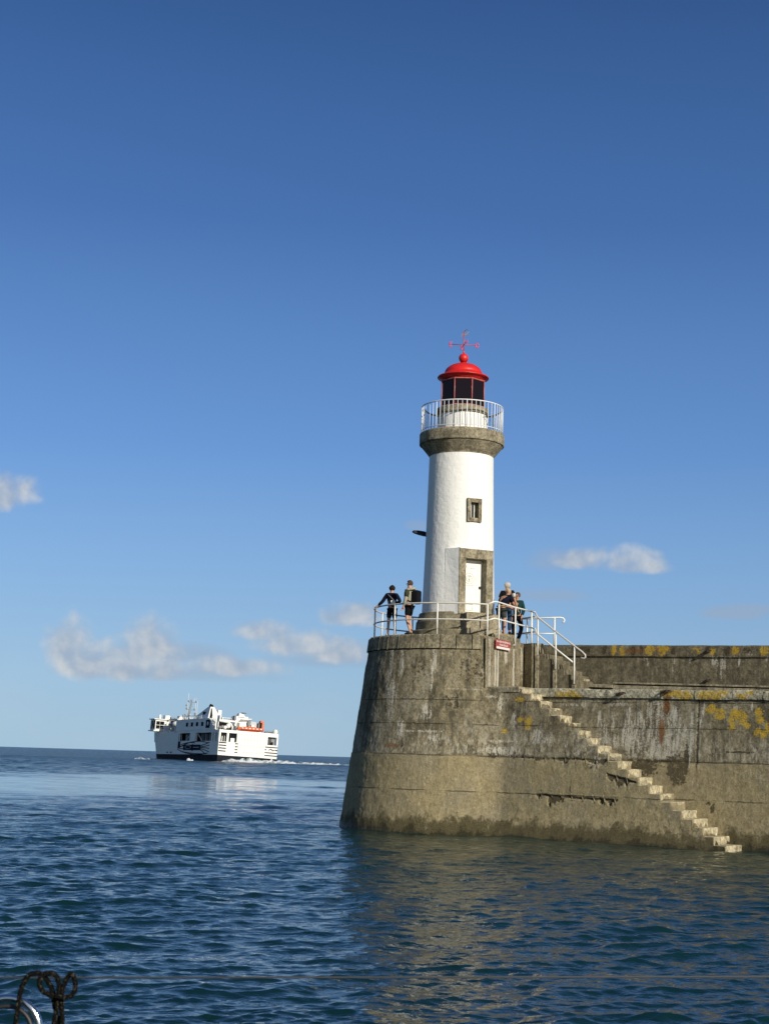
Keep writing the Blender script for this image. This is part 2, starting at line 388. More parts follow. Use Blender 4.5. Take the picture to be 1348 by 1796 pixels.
# ------------------------------------------------------------------ sea
def build_water():
    thf = np.radians(np.arange(-21, 21.001, 0.055))
    left = np.radians(np.concatenate([np.arange(-180, -60, 8.0), np.arange(-60, -21, 1.0)]))
    right = -left[::-1]
    th = np.concatenate([left, thf, right])
    rr = [1.2]
    while rr[-1] < 9: rr.append(rr[-1] * 1.03)
    while rr[-1] < 420: rr.append(rr[-1] * 1.0029)
    while rr[-1] < 60000: rr.append(rr[-1] * 1.03)
    rr = np.array(rr)
    Rg, T = np.meshgrid(rr, th, indexing='ij')
    X = Rg * np.sin(T); Y = Rg * np.cos(T)
    dr = np.gradient(rr)[:, None] * np.ones_like(T)
    da = Rg * np.gradient(th)[None, :]
    calm = np.exp(-((Y - 88 - 0.12 * (X + 20)) / 26.0) ** 2) * np.clip((8 - X) / 30.0, 0, 1) ** 0.7 + 0.9 * np.exp(-((Y - 122) / 20.0) ** 2) * np.exp(-((X + 8) / 26.0) ** 2)
    calm = np.clip(calm * (1.25 + 1.3 * nz(X / 22 + 50, Y / 9 + 50, 3, 4)), 0, 1)
    Z = np.zeros_like(X); DX = np.zeros_like(X); DY = np.zeros_like(X)
    g = np.random.default_rng(11)
    near = rr < 520; sl = slice(0, int(near.sum()))
    x, y = X[sl], Y[sl]; sp = np.maximum(dr[sl] * 1.0, da[sl])
    gust = 0.85 + 0.35 * nz(x / 7 + 9, y / 11 + 9, 5, 3)
    lam = np.concatenate([np.exp(g.uniform(np.log(0.13), np.log(0.42), 60)), np.exp(g.uniform(np.log(0.42), np.log(1.3), 40)), np.exp(g.uniform(np.log(1.3), np.log(7), 22))])
    for L in lam:
        if L < 1.3: L = L * 0.78
        a = g.normal(R(96), R(36)); k = 2 * PI / L
        steep = 0.034 if L < 0.33 else (0.028 if L < 1.05 else 0.012)
        A = steep / k * g.uniform(0.6, 1.3) * 1.25
        fade = np.clip((L / sp - 1.8) / 1.6, 0, 1)
        if fade.max() <= 0: continue
        ph = k * (x * math.cos(a) + y * math.sin(a)) + g.uniform(0, 2 * PI) + 0.6 * np.sin(x * 0.21 + y * 0.13 + L)
        s, c = np.sin(ph), np.cos(ph)
        if L > 1.3: fade = fade * (1 + 1.6 * np.clip((Y[sl] - 28) / 45, 0, 1))
        Z[sl] += A * s * fade * gust
        DX[sl] += A * c * fade * math.cos(a) * 1.05; DY[sl] += A * c * fade * math.sin(a) * 1.05
    Z[sl] *= (1 - 0.88 * calm[sl]); 
    X = X + DX; Y = Y + DY
    P = np.stack([X, Y, Z], -1)
    m, n, b = new_mat('sea_water')
    p = n.pos()
    av = n.new('ShaderNodeAttribute'); av.attribute_name = 'calm'; cal = av.outputs['Fac']
    av3 = n.new('ShaderNodeAttribute'); av3.attribute_name = 'mid'; far2 = av3.outputs['Fac']
    q = n.scl(p, 0.55, 1.0, 1.0)
    h = n.m('ADD', n.m('MULTIPLY', n.noise(q, 9.0, 3, 0.55, 0.4), 0.055),
            n.m('MULTIPLY', n.noise(q, 2.2, 5, 0.6, 0.3), 0.10))
    av2 = n.new('ShaderNodeAttribute'); av2.attribute_name = 'far'; far = av2.outputs['Fac']
    h = n.m('ADD', h, n.m('MULTIPLY', n.m('MULTIPLY', n.noise(q, 0.45, 5, 0.6), 0.9), far))
    h = n.m('MULTIPLY', h, n.m('MULTIPLY', n.m('SUBTRACT', 1.0, n.m('MULTIPLY', cal, 0.85)), n.m('ADD', 0.22, n.m('MULTIPLY', far2, 0.9))))
    n.put(b.inputs['Normal'], n.bump(h, 1.0, 1.0))
    pt = n.rng(n.noise(n.scl(p, 0.06, 0.03, 0), 1, 3, 0.5), 0.35, 0.65)
    n.put(b.inputs['Base Color'], n.mix(pt, (0.0028, 0.0195, 0.0205), (0.0038, 0.026, 0.0245)))
    b.inputs['Specular Tint'].default_value = (0.95, 0.96, 0.80, 1)
    b.inputs['IOR'].default_value = 1.333
    n.put(b.inputs['Roughness'], n.m('ADD', n.m('MULTIPLY', far, 0.22), 0.03))
    o = grid('water', P, m, None, True, {'mid': np.clip((Rg - 14) / 60, 0, 1), 'calm': calm, 'far': np.clip((Rg - 90) / 250, 0, 1)})
    o['kind'] = 'structure'
    o['label'] = 'dark blue rippled sea with small waves'
build_water()

# ------------------------------------------------------------------ pier geometry
CX, CY = 2.53, 48.9
ZP = 6.06                                # platform level
A0 = Vector((4.67, 46.0, 0)); TH = R(35)
TD = Vector((math.cos(TH), -math.sin(TH), 0)); ND = Vector((-math.sin(TH), -math.cos(TH), 0))
S_END = 26.0
ZC = lambda s: 4.455 - 0.011 * s         # coping top along the jetty
def off_in(z): return -0.05 + (4.2 - z) * 0.10           # wall face above / right of the stairs
def off_out(z): return 0.72 + (4.46 - z) * 0.155 + np.maximum(0, 0.7 - z) * 0.30
def wp(s, off, z): return A0 + TD * s + ND * off + Vector((0, 0, z))
def wall_sz(px, py, off=0.0):
    """pixel -> (s, z) on the jetty wall plane"""
    q = on_plane(px, py, A0 + ND * off, ND)
    return (q - A0).dot(TD), q.z

def masks_for(S, Z, spec):
    """spec: {name: [(px,py,rx,ry), ...]} in photo pixels -> attribute fields over (S,Z)"""
    out = {}
    for k in ('white', 'crack', 'rust', 'lichen'):
        f = np.zeros_like(S)
        for (px, py, a, b_) in spec.get(k, []):
            s0, z0 = wall_sz(px, py); s1, _ = wall_sz(px + a, py); _, z1 = wall_sz(px, py + b_)
            e = ((S - s0) / max(1e-3, abs(s1 - s0))) ** 2 + ((Z - z0) / max(1e-3, abs(z1 - z0))) ** 2
            f = np.maximum(f, np.clip(1.15 - 0.6 * e, 0, 1))
        out[k] = f
    return out

F1, F2 = Vector((3.30, 46.02, 0)), Vector((4.80, 48.75, 0)); FT = (F2 - F1).normalized(); FN = Vector((FT.y, -FT.x, 0))
if FN.x < 0: FN = -FN
# pier head ---------------------------------------------------------
head = empty('pier_head', 'round battered concrete pier head carrying the lighthouse, black-streaked above and tan below', 'pier head', loc=(CX, CY, 0))
def hloc(o):                              # keep world coordinates under a moved root
    o.matrix_parent_inverse = Matrix.Translation((-CX, -CY, 0)); return o
def build_cone():
    ang = np.radians(np.arange(-180, 180.01, 0.45)); zz = np.arange(-1.2, 5.62, 0.035)
    An, Zz = np.meshgrid(ang, zz, indexing='ij')
    r = 2.87 + 0.78 * (6.06 - Zz) / 6.06
    rel = 0.022 * nz(An * 6 + 40, Zz * 2.2 + 30, 1, 5) + 0.010 * nz(An * 30 + 90, Zz * 8, 2, 3)
    rel = rel - 0.03 * np.exp(-((Zz - 5.60) / 0.02) ** 2)
    rel = rel + 0.02 * (Zz < 2.34) * 1.0 + 0.03 * np.clip((0.55 - Zz) / 0.4, 0, 1) * (0.5 + 0.5 * nz(An * 20 + 9, Zz * 6 + 7, 8, 3))
    r = r + rel
    P = np.stack([CX + r * np.sin(An), CY - r * np.cos(An), Zz], -1)
    dd = (P[..., 0] - F1.x) * FN.x + (P[..., 1] - F1.y) * FN.y + 0.04; dd = np.where((dd > 0) & (Zz > 4.42), dd, 0)
    P[..., 0] -= dd * FN.x; P[..., 1] -= dd * FN.y
    def el(deg, z, da, dz): return np.clip(1.15 - 0.6 * (((np.degrees(An) - deg) / da) ** 2 + ((Zz - z) / dz) ** 2), 0, 1)
    mx = np.maximum.reduce
    white = mx([el(-17, 5.2, 2.0, 0.5), el(-17.5, 4.7, 1.0, 0.5), el(-38, 5.2, 2.5, 0.6), el(-44, 4.2, 5, 0.5), el(-42, 3.6, 4, 0.25), el(-20, 3.6, 4, 0.30), el(-35, 3.1, 3.5, 0.35), el(-20, 3.05, 22, 0.05),
                el(-10, 2.85, 12, 0.14), el(12, 2.6, 10, 0.2), el(2, 4.36, 14, 0.025), el(17, 4.2, 3, 0.5), el(28, 4.0, 2, 0.4), el(-47, 4.9, 2, 1.0)])
    crack = mx([el(-5, 4.0, 6, 0.3) * 0.6, el(-32, 2.55, 6, 0.1) * 0.5, el(8, 5.0, 12, 0.5) * 0.55, el(-28, 4.9, 8, 0.5) * 0.5])
    rust = mx([el(-40, 2.6, 6, 0.08) * 0.7])
    lich = mx([el(45, 2.9, 3, 0.1)])
    hloc(grid('battered_wall', P, M_head, head, True, {'white': white, 'crack': crack, 'rust': rust, 'lichen': lich}))
build_cone()
# top ring of coping blocks
mb = MB()
a = R(-186); a_end = R(15.5); st = R(9.6)
r0, r1 = 2.87 + 0.78 * 0.45 / 6.06 + 0.035, 2.905
while a < a_end - 0.01:
    b_ = min(a + st, a_end); k = 6; g_ = 0.0035
    vv = []; jr = [random.uniform(-0.012, 0.012)]
    for i in range(k + 1):
        t = a + g_ + (b_ - a - 2 * g_) * i / k
        for (r, z) in ((2.55, 5.612), (r0, 5.612), (r1 + 0.012, ZP - 0.05), (r1 - 0.03, ZP), (2.55, ZP)):
            r = r + jr[0] + (0.004 if i % 2 else 0)
            vv.append((CX + r * math.sin(t), CY - r * math.cos(t), z))
    ff = []
    for i in range(k):
        for j in range(5): ff.append((i * 5 + j, (i + 1) * 5 + j, (i + 1) * 5 + (j + 1) % 5, i * 5 + (j + 1) % 5))
    ff += [(4, 3, 2, 1, 0), tuple(k * 5 + j for j in range(5))]
    mb.add(vv, ff); a = b_
hloc(mb.build('coping_ring', M_ring, head, bevel=0.012))
# platform slab: round part and the shoulder to the right with its sunlit side face
pl = [(CX + 2.93 * math.sin(R(t)), CY - 2.93 * math.cos(R(t))) for t in range(-190, 16, 6)]
pl = pl[::-1]
PF1 = Vector((3.27, 46.03, 0)); PF2 = Vector((4.80, 48.75, 0))
poly = [(CX, CY)] + []
mb = MB()
circ = [(CX + 2.82 * math.sin(R(t)), CY - 2.82 * math.cos(R(t))) for t in range(0, 360, 5)]
circ = [(lambda p, q: (p.x - max(0, q) * FN.x, p.y - max(0, q) * FN.y))(Vector((a_, b_, 0)), (Vector((a_, b_, 0)) - F1).dot(FN) + 0.05) for a_, b_ in circ]
mb.prism(circ, 5.45, ZP - 0.03)
hloc(mb.build('platform', M_ring, head))
mb = MB()
# shoulder block, face subdivided for bump-free real size; runs down behind the landing
sh = [(3.10, 46.00), (3.30, 46.02), (4.80, 48.75), (5.35, 49.75), (5.35, 51.6), (3.0, 51.9), (2.6, 49.0)]
mb.prism(sh, 3.9, ZP - 0.02)
mb.prism([(4.70, 48.50), (4.90, 48.10), (5.3, 48.2), (5.3, 49.4), (4.8, 49.2)], 3.9, ZP - 0.035)
hloc(mb.build('shoulder_wall', M_face, head, bevel=0.02))

def build_shoulder_face():
    L_ = (F2 - F1).length; s_ = np.arange(-0.12, L_ + 0.02, 0.02); z_ = np.arange(4.40, 6.02, 0.03)
    S, Z = np.meshgrid(s_, z_, indexing='ij'); O = 0.010 + 0.008 * nz(S * 3 + 8, Z * 2 + 8, 71, 4)
    P = np.stack([F1.x + FT.x * S + FN.x * O, F1.y + FT.y * S + FN.y * O, Z], -1)
    w_ = np.zeros_like(S); c_ = np.zeros_like(S)
    for (px, y0, y1, hw_, a_) in ((868, 1136, 1206, 1.6, 1.5), (872.5, 1140, 1206, 1.8, 1.7), (900, 1138, 1206, 1.8, 1.8), (927.5, 1142, 1206, 1.8, 1.7), (886, 1142, 1165, 3.5, 1.0), (914, 1135, 1185, 4.5, 0.75), (858, 1120, 1206, 3, 0.8)):
        q = on_plane(px, y0, F1, FN); q1 = on_plane(px + hw_, y0, F1, FN); q2 = on_plane(px, y1, F1, FN)
        s0 = (q - F1).dot(FT); sa = abs((q1 - F1).dot(FT) - s0)
        w_ = np.maximum(w_, np.clip(a_ * (1.25 - ((S - s0) / sa) ** 2), 0, 1.3) * (Z < q.z) * np.clip((Z - q2.z) / 0.15 + 0.6, 0, 1))
    hloc(grid('shoulder_face', P, M_face, head, True, {'white': w_, 'crack': c_, 'rust': c_, 'lichen': c_}))
build_shoulder_face()
# jetty -----------------------------------------------------------------
jet = empty('jetty', 'long grey concrete jetty wall with lichened granite coping and a stairway cut in its face', 'jetty', loc=A0)
def jloc(o):
    o.matrix_parent_inverse = Matrix.Translation(-A0); return o
s_k0, z_k0 = wall_sz(984, 1243.3, 0.02); s_k18, z_k18 = wall_sz(1319, 1496.9, 0.42)
DS = (s_k18 - s_k0) / 18; DZ = (z_k18 - z_k0) / 18
print('STAIR', s_k0, z_k0, s_k18, z_k18, DS, DZ)
spec = {
 'white': [(1140, 1250, 8, 22), (1158, 1258, 10, 26), (1085, 1235, 22, 5), (1060, 1290, 14, 30), (1100, 1262, 6, 30), (1122, 1275, 6, 40), (1075, 1262, 5, 26), (1180, 1300, 26, 30), (1150, 1310, 22, 26), (1214, 1300, 5, 60), (1231, 1245, 5, 16), (1227, 1262, 4, 12),
           (1170, 1325, 40, 8), (1290, 1242, 10, 5), (1318, 1240, 4, 8), (1023, 1236, 8, 7), (1000, 1236, 18, 3), (1150, 1233, 18, 4), (1185, 1282, 14, 20), (1090, 1300, 30, 14), (1050, 1260, 4, 20), (1120, 1290, 40, 42), (1190, 1300, 26, 34), (1175, 1255, 20, 20)],
 'crack': [(1206, 1340, 5, 34), (1255, 1418, 5, 10), (1248, 1410, 6, 4), (1160, 1335, 60, 3), (1300, 1320, 40, 2), (1168, 1238, 4, 20), (1224, 1300, 2, 70), (1130, 1345, 30, 16), (1190, 1350, 20, 30)],
 'rust': [(1161, 1282, 5, 26), (1168, 1240, 6, 12)],
 'lichen': [(1245, 1243, 9, 8), (1262, 1253, 10, 9), (1290, 1252, 12, 10), (1302, 1262, 9, 12), (1310, 1274, 5, 5), (1283, 1265, 6, 12), (1282, 1278, 7, 3), (1330, 1250, 8, 9), (1332, 1262, 9, 8), (1328, 1283, 8, 8), (1340, 1288, 8, 6), (1345, 1275, 4, 10), (1252, 1246, 18, 3)],
}
def build_jetty_walls():
    # inner face
    s = np.concatenate([np.arange(-1.2, 11.5, 0.03), np.arange(11.5, S_END, 0.15)]); z = np.arange(-1.2, 4.21, 0.03)
    S, Z = np.meshgrid(s, z, indexing='ij')
    rel = 0.020 * nz(S * 1.3 + 20, Z * 1.3 + 20, 21, 5) + 0.008 * nz(S * 7 + 20, Z * 7 + 20, 22, 3)
    sj, _ = wall_sz(1224, 1280)
    rel = rel - 0.022 * np.exp(-((S - sj) / 0.02) ** 2) * (Z > 2.3) + 0.045 * (Z < 2.26 + 0.05 * nz(S * 2 + 5, S * 0 + 2, 4, 3)) * np.clip((sj - S) / 1.2, 0, 1)
    rel = rel + 0.06 * np.clip((0.55 - Z) / 0.4, 0, 1) * (0.5 + 0.5 * nz(S * 5 + 9, Z * 5 + 7, 8, 3))
    O = off_in(Z) + rel
    P = np.stack([A0.x + TD.x * S + ND.x * O, A0.y + TD.y * S + ND.y * O, Z + 0 * S], -1)
    jloc(grid('wall_face', P, M_wall, jet, True, masks_for(S, Z, spec)))
    # coping stones
    mb = MB(); joints = [wall_sz(x, 1215)[0] for x in (938, 1031, 1086, 1158, 1218, 1284, 1338)]
    joints = [-0.75] + joints + [joints[-1] + 1.3 * i for i in range(1, 14)]
    for i in range(len(joints) - 1):
        a, b_ = joints[i] + 0.008, joints[i + 1] - 0.008; za, zb = ZC(a), ZC(b_)
        sag = random.uniform(-0.012, 0.012); pr = random.uniform(0.02, 0.045)
        sub = max(2, int((b_ - a) / 0.06)) if a < 11 else 2; zs = [-0.255, -0.20, -0.13, -0.06, -0.015, 0.0, 0.0, 0.0]
        of = [pr - 0.02, pr, pr + .006, pr, pr - .006, pr - 0.03, pr - 0.35, pr - 0.75]
        vv = []
        for q in range(sub + 1):
            ss = a + (b_ - a) * q / sub
            for j, (dz_, o_) in enumerate(zip(zs, of)):
                jit = 0.006 * math.sin(ss * 31 + j * 2.1) + 0.005 * math.sin(ss * 77 + j)
                vv.append(wp(ss, o_ + jit, ZC(ss) + dz_ + sag + (0.3 * jit)))
        k = len(zs); ff = [(q * k + j, (q + 1) * k + j, (q + 1) * k + j + 1, q * k + j + 1) for q in range(sub) for j in range(k - 1)]
        ff += [tuple(range(k - 1, -1, -1)), tuple(sub * k + j for j in range(k))]
        mb.add(vv, ff, False)
    o = mb.build('coping', M_cope, jet); jloc(o)
    me = o.data; co = np.zeros(len(me.vertices) * 3); me.vertices.foreach_get('co', co); co = co.reshape(-1, 3)
    S1 = (co[:, 0] - A0.x) * TD.x + (co[:, 1] - A0.y) * TD.y; Z1 = co[:, 2]
    cs = {'white': [(1075, 1226, 16, 4), (1100, 1218, 6, 3), (1186, 1230, 6, 4), (1090, 1213, 20, 3)], 'crack': [(1168, 1213, 14, 4), (1085, 1217, 12, 3)], 'rust': [(1170, 1222, 8, 10), (1165, 1214, 8, 6)],
          'lichen': [(995, 1218, 19, 8), (1010, 1220, 12, 5), (1188, 1217, 22, 7), (1200, 1222, 16, 6), (1245, 1220, 26, 9), (1262, 1216, 18, 6), (1300, 1222, 14, 5), (1315, 1216, 10, 4), (945, 1222, 6, 3)]}
    for k, v in masks_for(S1, Z1, cs).items():
        a_ = me.attributes.new(k, 'FLOAT', 'POINT'); a_.data.foreach_set('value', v.astype(np.float32))
    # outer mass that carries the stair
    SB = s_k18 + 1.6 * DS
    s = np.arange(-3.4, SB, 0.028)
    zt = np.where(s < s_k0 - 3 * DS, 4.40, z_k0 + DZ * np.ceil((s - s_k0) / DS) - 0.02)
    zt = np.minimum(zt, 4.40)
    v = np.linspace(0, 1, 170)
    Sg = s[:, None] * np.ones_like(v)[None]; Zg = -1.2 + (zt[:, None] + 1.2) * v[None]
    rel = 0.022 * nz(Sg * 1.1 + 70, Zg * 1.1 + 20, 31, 5) + 0.008 * nz(Sg * 7 + 20, Zg * 7 + 20, 32, 3)
    rel = rel + 0.035 * (Zg < 2.33 + 0.03 * nz(Sg * 2 + 5, Sg * 0 + 2, 4, 3))
    cs2 = {'white': [(878, 1238, 5, 22), (866, 1222, 12, 3), (900, 1262, 5, 20), (903, 1295, 3, 22), (880, 1300, 30, 3), (870, 1318, 24, 9), (895, 1318, 20, 10), (950, 1285, 18, 8), (945, 1295, 26, 12), (925, 1212, 16, 4), (890, 1225, 3, 14), (1010, 1320, 8, 6), (1045, 1340, 12, 14)],
           'crack': [(1000, 1380, 1.2, 18), (870, 1325, 10, 6), (900, 1325, 8, 6), (1034, 1345, 8, 7)],
           'lichen': [(911, 1227, 8, 5), (911, 1262, 5, 6), (927, 1265, 7, 11), (925, 1275, 5, 5), (884, 1282, 5, 4), (899, 1212, 6, 4), (931, 1293, 3, 2)], 'rust': [(950, 1212, 8, 4)]}
    # masks are given for the outer plane, so shift s by the projection difference
    M = {}
    for k in ('white', 'crack', 'rust', 'lichen'):
        f = np.zeros_like(Sg)
        for (px, py, a_, b2) in cs2.get(k, []):
            zg = wall_sz(px, py)[1]; of = float(off_out(zg)); s0, z0 = wall_sz(px, py, of); s1, _ = wall_sz(px + a_, py, of); _, z1 = wall_sz(px, py + b2, of)
            e = ((Sg - s0) / max(1e-3, abs(s1 - s0))) ** 2 + ((Zg - z0) / max(1e-3, abs(z1 - z0))) ** 2
            f = np.maximum(f, np.clip(1.15 - 0.6 * e, 0, 1))
        M[k] = f
    def ragged(x0, x1, y0, y1, th, dr_, sd):          # a spalled joint: thin line with ragged drips below
        of = 1.25; s0, z0 = wall_sz(x0, y0, of); s1, z1 = wall_sz(x1, y1, of)
        zl = z0 + (z1 - z0) * np.clip((Sg - s0) / (s1 - s0), 0, 1) + 0.035 * nz(Sg * 2.5 + 9, Sg * 0 + sd, sd, 4)
        ins = np.clip((Sg - s0) / 0.15, 0, 1) * np.clip((s1 - Sg) / 0.15, 0, 1)
        depth = (th + dr_ * np.maximum(0, nz(Sg * 5 + 3, Sg * 0 + sd, sd + 1, 4) + 0.05)) * ins
        return np.clip(1.3 - np.maximum(0, np.abs(zl - depth / 2 - Zg) - depth / 2) / 0.02, 0, 1) * (ins > 0.02)
    cr_ = np.maximum(ragged(938, 1082, 1393, 1403, 0.035, 0.38, 61), np.maximum(ragged(1058, 1112, 1356, 1372, 0.03, 0.35, 64), ragged(905, 1085, 1328, 1334, 0.012, 0.16, 67)))
    M['crack'] = np.maximum(M['crack'] * 0.8, cr_)
    rel = rel - 0.05 * cr_
    Cc = Vector((CX, CY, 0)) - A0; s0c, c0c = Cc.dot(TD), Cc.dot(ND)
    rc = 2.87 + 0.78 * (6.06 - Zg) / 6.06
    co_ = c0c + np.sqrt(np.maximum(0.0, rc ** 2 - (Sg - s0c) ** 2)); base = off_out(Zg)
    hk = np.clip(0.5 + 0.5 * (co_ - base) / 1.1, 0, 1)
    sm = base * (1 - hk) + co_ * hk + 1.1 * hk * (1 - hk)
    fadeu = np.clip((4.40 - Zg) / 0.7, 0, 1)
    sm = base + (sm - base) * (0.25 + 0.75 * fadeu) * (Sg > s0c)
    hid = np.clip((co_ - base - 0.75) / 0.45, 0, 1); sm = sm - 0.10 * hid * hid * (3 - 2 * hid)
    O = sm + rel
    P = np.stack([A0.x + TD.x * Sg + ND.x * O, A0.y + TD.y * Sg + ND.y * O, Zg], -1)
    # add back columns: top of the mass towards the wall, so it is a closed body
    top = P[:, -1].copy(); back = top.copy(); back[:, 0] -= ND.x * (off_out(zt) + 0.4); back[:, 1] -= ND.y * (off_out(zt) + 0.4)
    P = np.concatenate([P, back[:, None]], 1)
    for k in M: M[k] = np.concatenate([M[k], M[k][:, -1:] * 0], 1)
    jloc(grid('stair_wall', P, M_head, jet, True, M))
    # end face of the stair mass at the right
    mb = MB(); zz = z_k18 + DZ
    q = [wp(SB - 0.03, float(off_out(-1.0)), -1.0), wp(SB - 0.03, float(off_out(zz)), zz), wp(SB - 0.03, -0.3, zz), wp(SB - 0.03, -0.3, -1.0)]
    q2 = [p + TD * 0.02 for p in q]
    mb.add(q + q2, [(0, 1, 2, 3), (7, 6, 5, 4), (0, 4, 5, 1), (1, 5, 6, 2), (2, 6, 7, 3), (3, 7, 4, 0)])
    jloc(mb.build('stair_end', M_step, jet))
    # steps
    for k in range(-3, 21):
        s1 = s_k0 + k * DS; z1 = z_k0 + k * DZ
        if z1 < -0.25: break
        if k == -3: z1 = min(z1, 4.43)
        s1 += random.uniform(-0.015, 0.015); zb = z1 - abs(DZ) - 0.10
        wob = random.uniform(-0.05, 0.0) - (0.06 if k < 5 else 0) + (0.03 if k in (7, 8, 15, 16) else 0)
        so = s1 - DS - 0.02 if k > -3 else s1 - 1.2 * DS
        nseg = 9; vv = []
        for q in range(nseg + 1):
            t = q / nseg; of = -0.28 + t * (float(off_out(z1)) + 0.02 + wob + 0.28)
            j1 = random.uniform(-0.012, 0.012); j2 = random.uniform(-0.010, 0.006) - (0.03 if q == nseg else 0)
            vv += [wp(so, of, z1 + j2), wp(s1 + j1 - 0.02, of, z1 + j2), wp(s1 + j1, of, z1 + j2 - 0.02), wp(s1 + j1 * 1.5, of, zb), wp(so, of, zb)]
        ff = [(q * 5 + j, q * 5 + (j + 1) % 5, (q + 1) * 5 + (j + 1) % 5, (q + 1) * 5 + j) for q in range(nseg) for j in range(5)]
        ff += [(4, 3, 2, 1, 0), tuple(nseg * 5 + j for j in range(5))]
        m2 = MB().add(vv, ff); jloc(m2.build('step', M_step, jet))
    # landing slab at the head of the stair
    mb = MB(); sl = s_k0 - 3.1 * DS
    vv = []
    for ss in (-2.9, sl):
        for (of, z) in ((-2.4, 4.30), (0.78, 4.30), (0.80, 4.44), (0.77, 4.468), (-2.4, 4.468)): vv.append(wp(ss, of, z))
    mb.add(vv, [(j, (j + 1) % 5, 5 + (j + 1) % 5, 5 + j) for j in range(5)] + [(4, 3, 2, 1, 0), (5, 6, 7, 8, 9)])
    jloc(mb.build('landing', M_kerb, jet))
build_jetty_walls()
# rear parapet line and the quay deck between
PB0 = at(936, 1131, 49.7); PB0.z = 0
PB1 = at(1348, 1132, 45.0); PB1.z = 0
PT = (PB1 - PB0).normalized(); PN = Vector((PT.y, -PT.x, 0))
if PN.y > 0: PN = -PN
PLn = (PB1 - PB0).length
def zpar(s): return zat(936, 1131, 49.7) + (zat(1348, 1132, 45.0) - zat(936, 1131, 49.7)) * s / PLn
print('PAR', PB0, PB1, zpar(0), zpar(PLn))
def pp(s, off, z): return PB0 + PT * s + PN * off + Vector((0, 0, z))
mb = MB()
mb.add([wp(-1.4, -0.70, 4.38), wp(S_END, -0.70, ZC(S_END) - 0.05), pp(29, -0.5, 4.0), pp(-0.5, -0.5, 4.38)], [(0, 1, 2, 3)])
jloc(mb.build('quay_deck', M_kerb, jet))
par = empty('parapet_wall', 'dark stained parapet wall along the back of the jetty with orange lichen on top', 'wall', loc=PB0)
def ploc(o): o.matrix_parent_inverse = Matrix.Translation(-PB0); return o
def build_parapet():
    s = np.concatenate([np.arange(-0.6, 12, 0.05), np.arange(12, 30, 0.3)]); z01 = np.linspace(0, 1, 60)
    S, V_ = np.meshgrid(s, z01, indexing='ij'); top = zpar(S) - 0.36
    Z = 3.8 + (top - 3.8) * V_
    O = 0.012 * nz(S * 2 + 8, Z * 2 + 8, 41, 4)
    P = np.stack([PB0.x + PT.x * S + PN.x * O, PB0.y + PT.y * S + PN.y * O, Z], -1)
    def fields(S, Z):
        out = {}
        sp2 = {'white': [(1130, 1156, 8, 4), (1136, 1162, 3, 8), (1182, 1160, 3, 6), (1210, 1158, 3, 7), (1252, 1158, 8, 10), (1264, 1165, 12, 14), (1264, 1182, 4, 16), (1295, 1160, 2.5, 10), (1180, 1175, 1.5, 20), (1268, 1154, 26, 2), (1345, 1156, 3, 6), (1315, 1148, 4, 4), (1088, 1140, 3, 3)],
               'lichen': [(1077, 1140, 5, 10), (1092, 1142, 5, 10), (1140, 1140, 8, 10), (1160, 1142, 8, 10), (1172, 1138, 4, 6), (1250, 1143, 6, 6), (1290, 1140, 8, 8), (1340, 1142, 8, 8), (1225, 1142, 5, 6), (1215, 1140, 4, 4)],
               'crack': [(1110, 1140, 5, 10), (1125, 1140, 4, 10), (1180, 1142, 5, 8), (1240, 1140, 8, 6), (1275, 1142, 6, 8), (1310, 1140, 8, 6), (1020, 1140, 20, 8), (1060, 1139, 5, 8)], 'rust': [(1160, 1140, 14, 5), (1290, 1142, 12, 4), (1110, 1142, 30, 4)]}
        for k in ('white', 'crack', 'rust', 'lichen'):
            f = np.zeros_like(S)
            for (px, py, a, b_) in sp2[k]:
                q = on_plane(px, py, PB0, PN); q1 = on_plane(px + a, py, PB0, PN); q2 = on_plane(px, py + b_, PB0, PN)
                s0 = (q - PB0).dot(PT); sa = abs((q1 - PB0).dot(PT) - s0); zb = abs(q2.z - q.z)
                f = np.maximum(f, np.clip(1.15 - 0.6 * (((S - s0) / sa) ** 2 + ((Z - q.z) / zb) ** 2), 0, 1))
            out[k] = f
        return out
    ploc(grid('wall_face', P, M_para, par, True, fields(S, Z)))
    # capping course, proud of the wall
    z01 = np.array([-0.365, -0.36, -0.30, -0.22, -0.12, -0.05, -0.012, 0.0, 0.0, 0.0]); of = np.array([-0.02, 0.05, 0.055, 0.055, 0.055, 0.05, 0.035, 0.0, -0.4, -0.9])
    S, I = np.meshgrid(s, np.arange(len(z01)), indexing='ij'); Z = zpar(S) + z01[I] + 0.010 * nz(S * 3 + 5, I * 0 + 4, 51, 3); O = of[I] + 0.01 * nz(S * 4 + 5, I * 0.5 + 4, 52, 3) * (I < 7)
    jx = np.zeros_like(S)
    P = np.stack([PB0.x + PT.x * S + PN.x * O, PB0.y + PT.y * S + PN.y * O, Z], -1)
    ploc(grid('capping', P, M_para, par, False, fields(S, Z)))
    mb = MB(); q = [pp(-0.6, -0.85, -1), pp(30, -0.85, -1), pp(30, -0.9, zpar(30)), pp(-0.6, -0.9, zpar(-0.6))]
    q2 = [p - PN * 0.1 for p in q]
    mb.add(q + q2, [(0, 1, 2, 3), (7, 6, 5, 4), (0, 4, 5, 1), (1, 5, 6, 2), (2, 6, 7, 3), (3, 7, 4, 0)])
    ploc(mb.build('sea_face', M_para, par))
build_parapet()
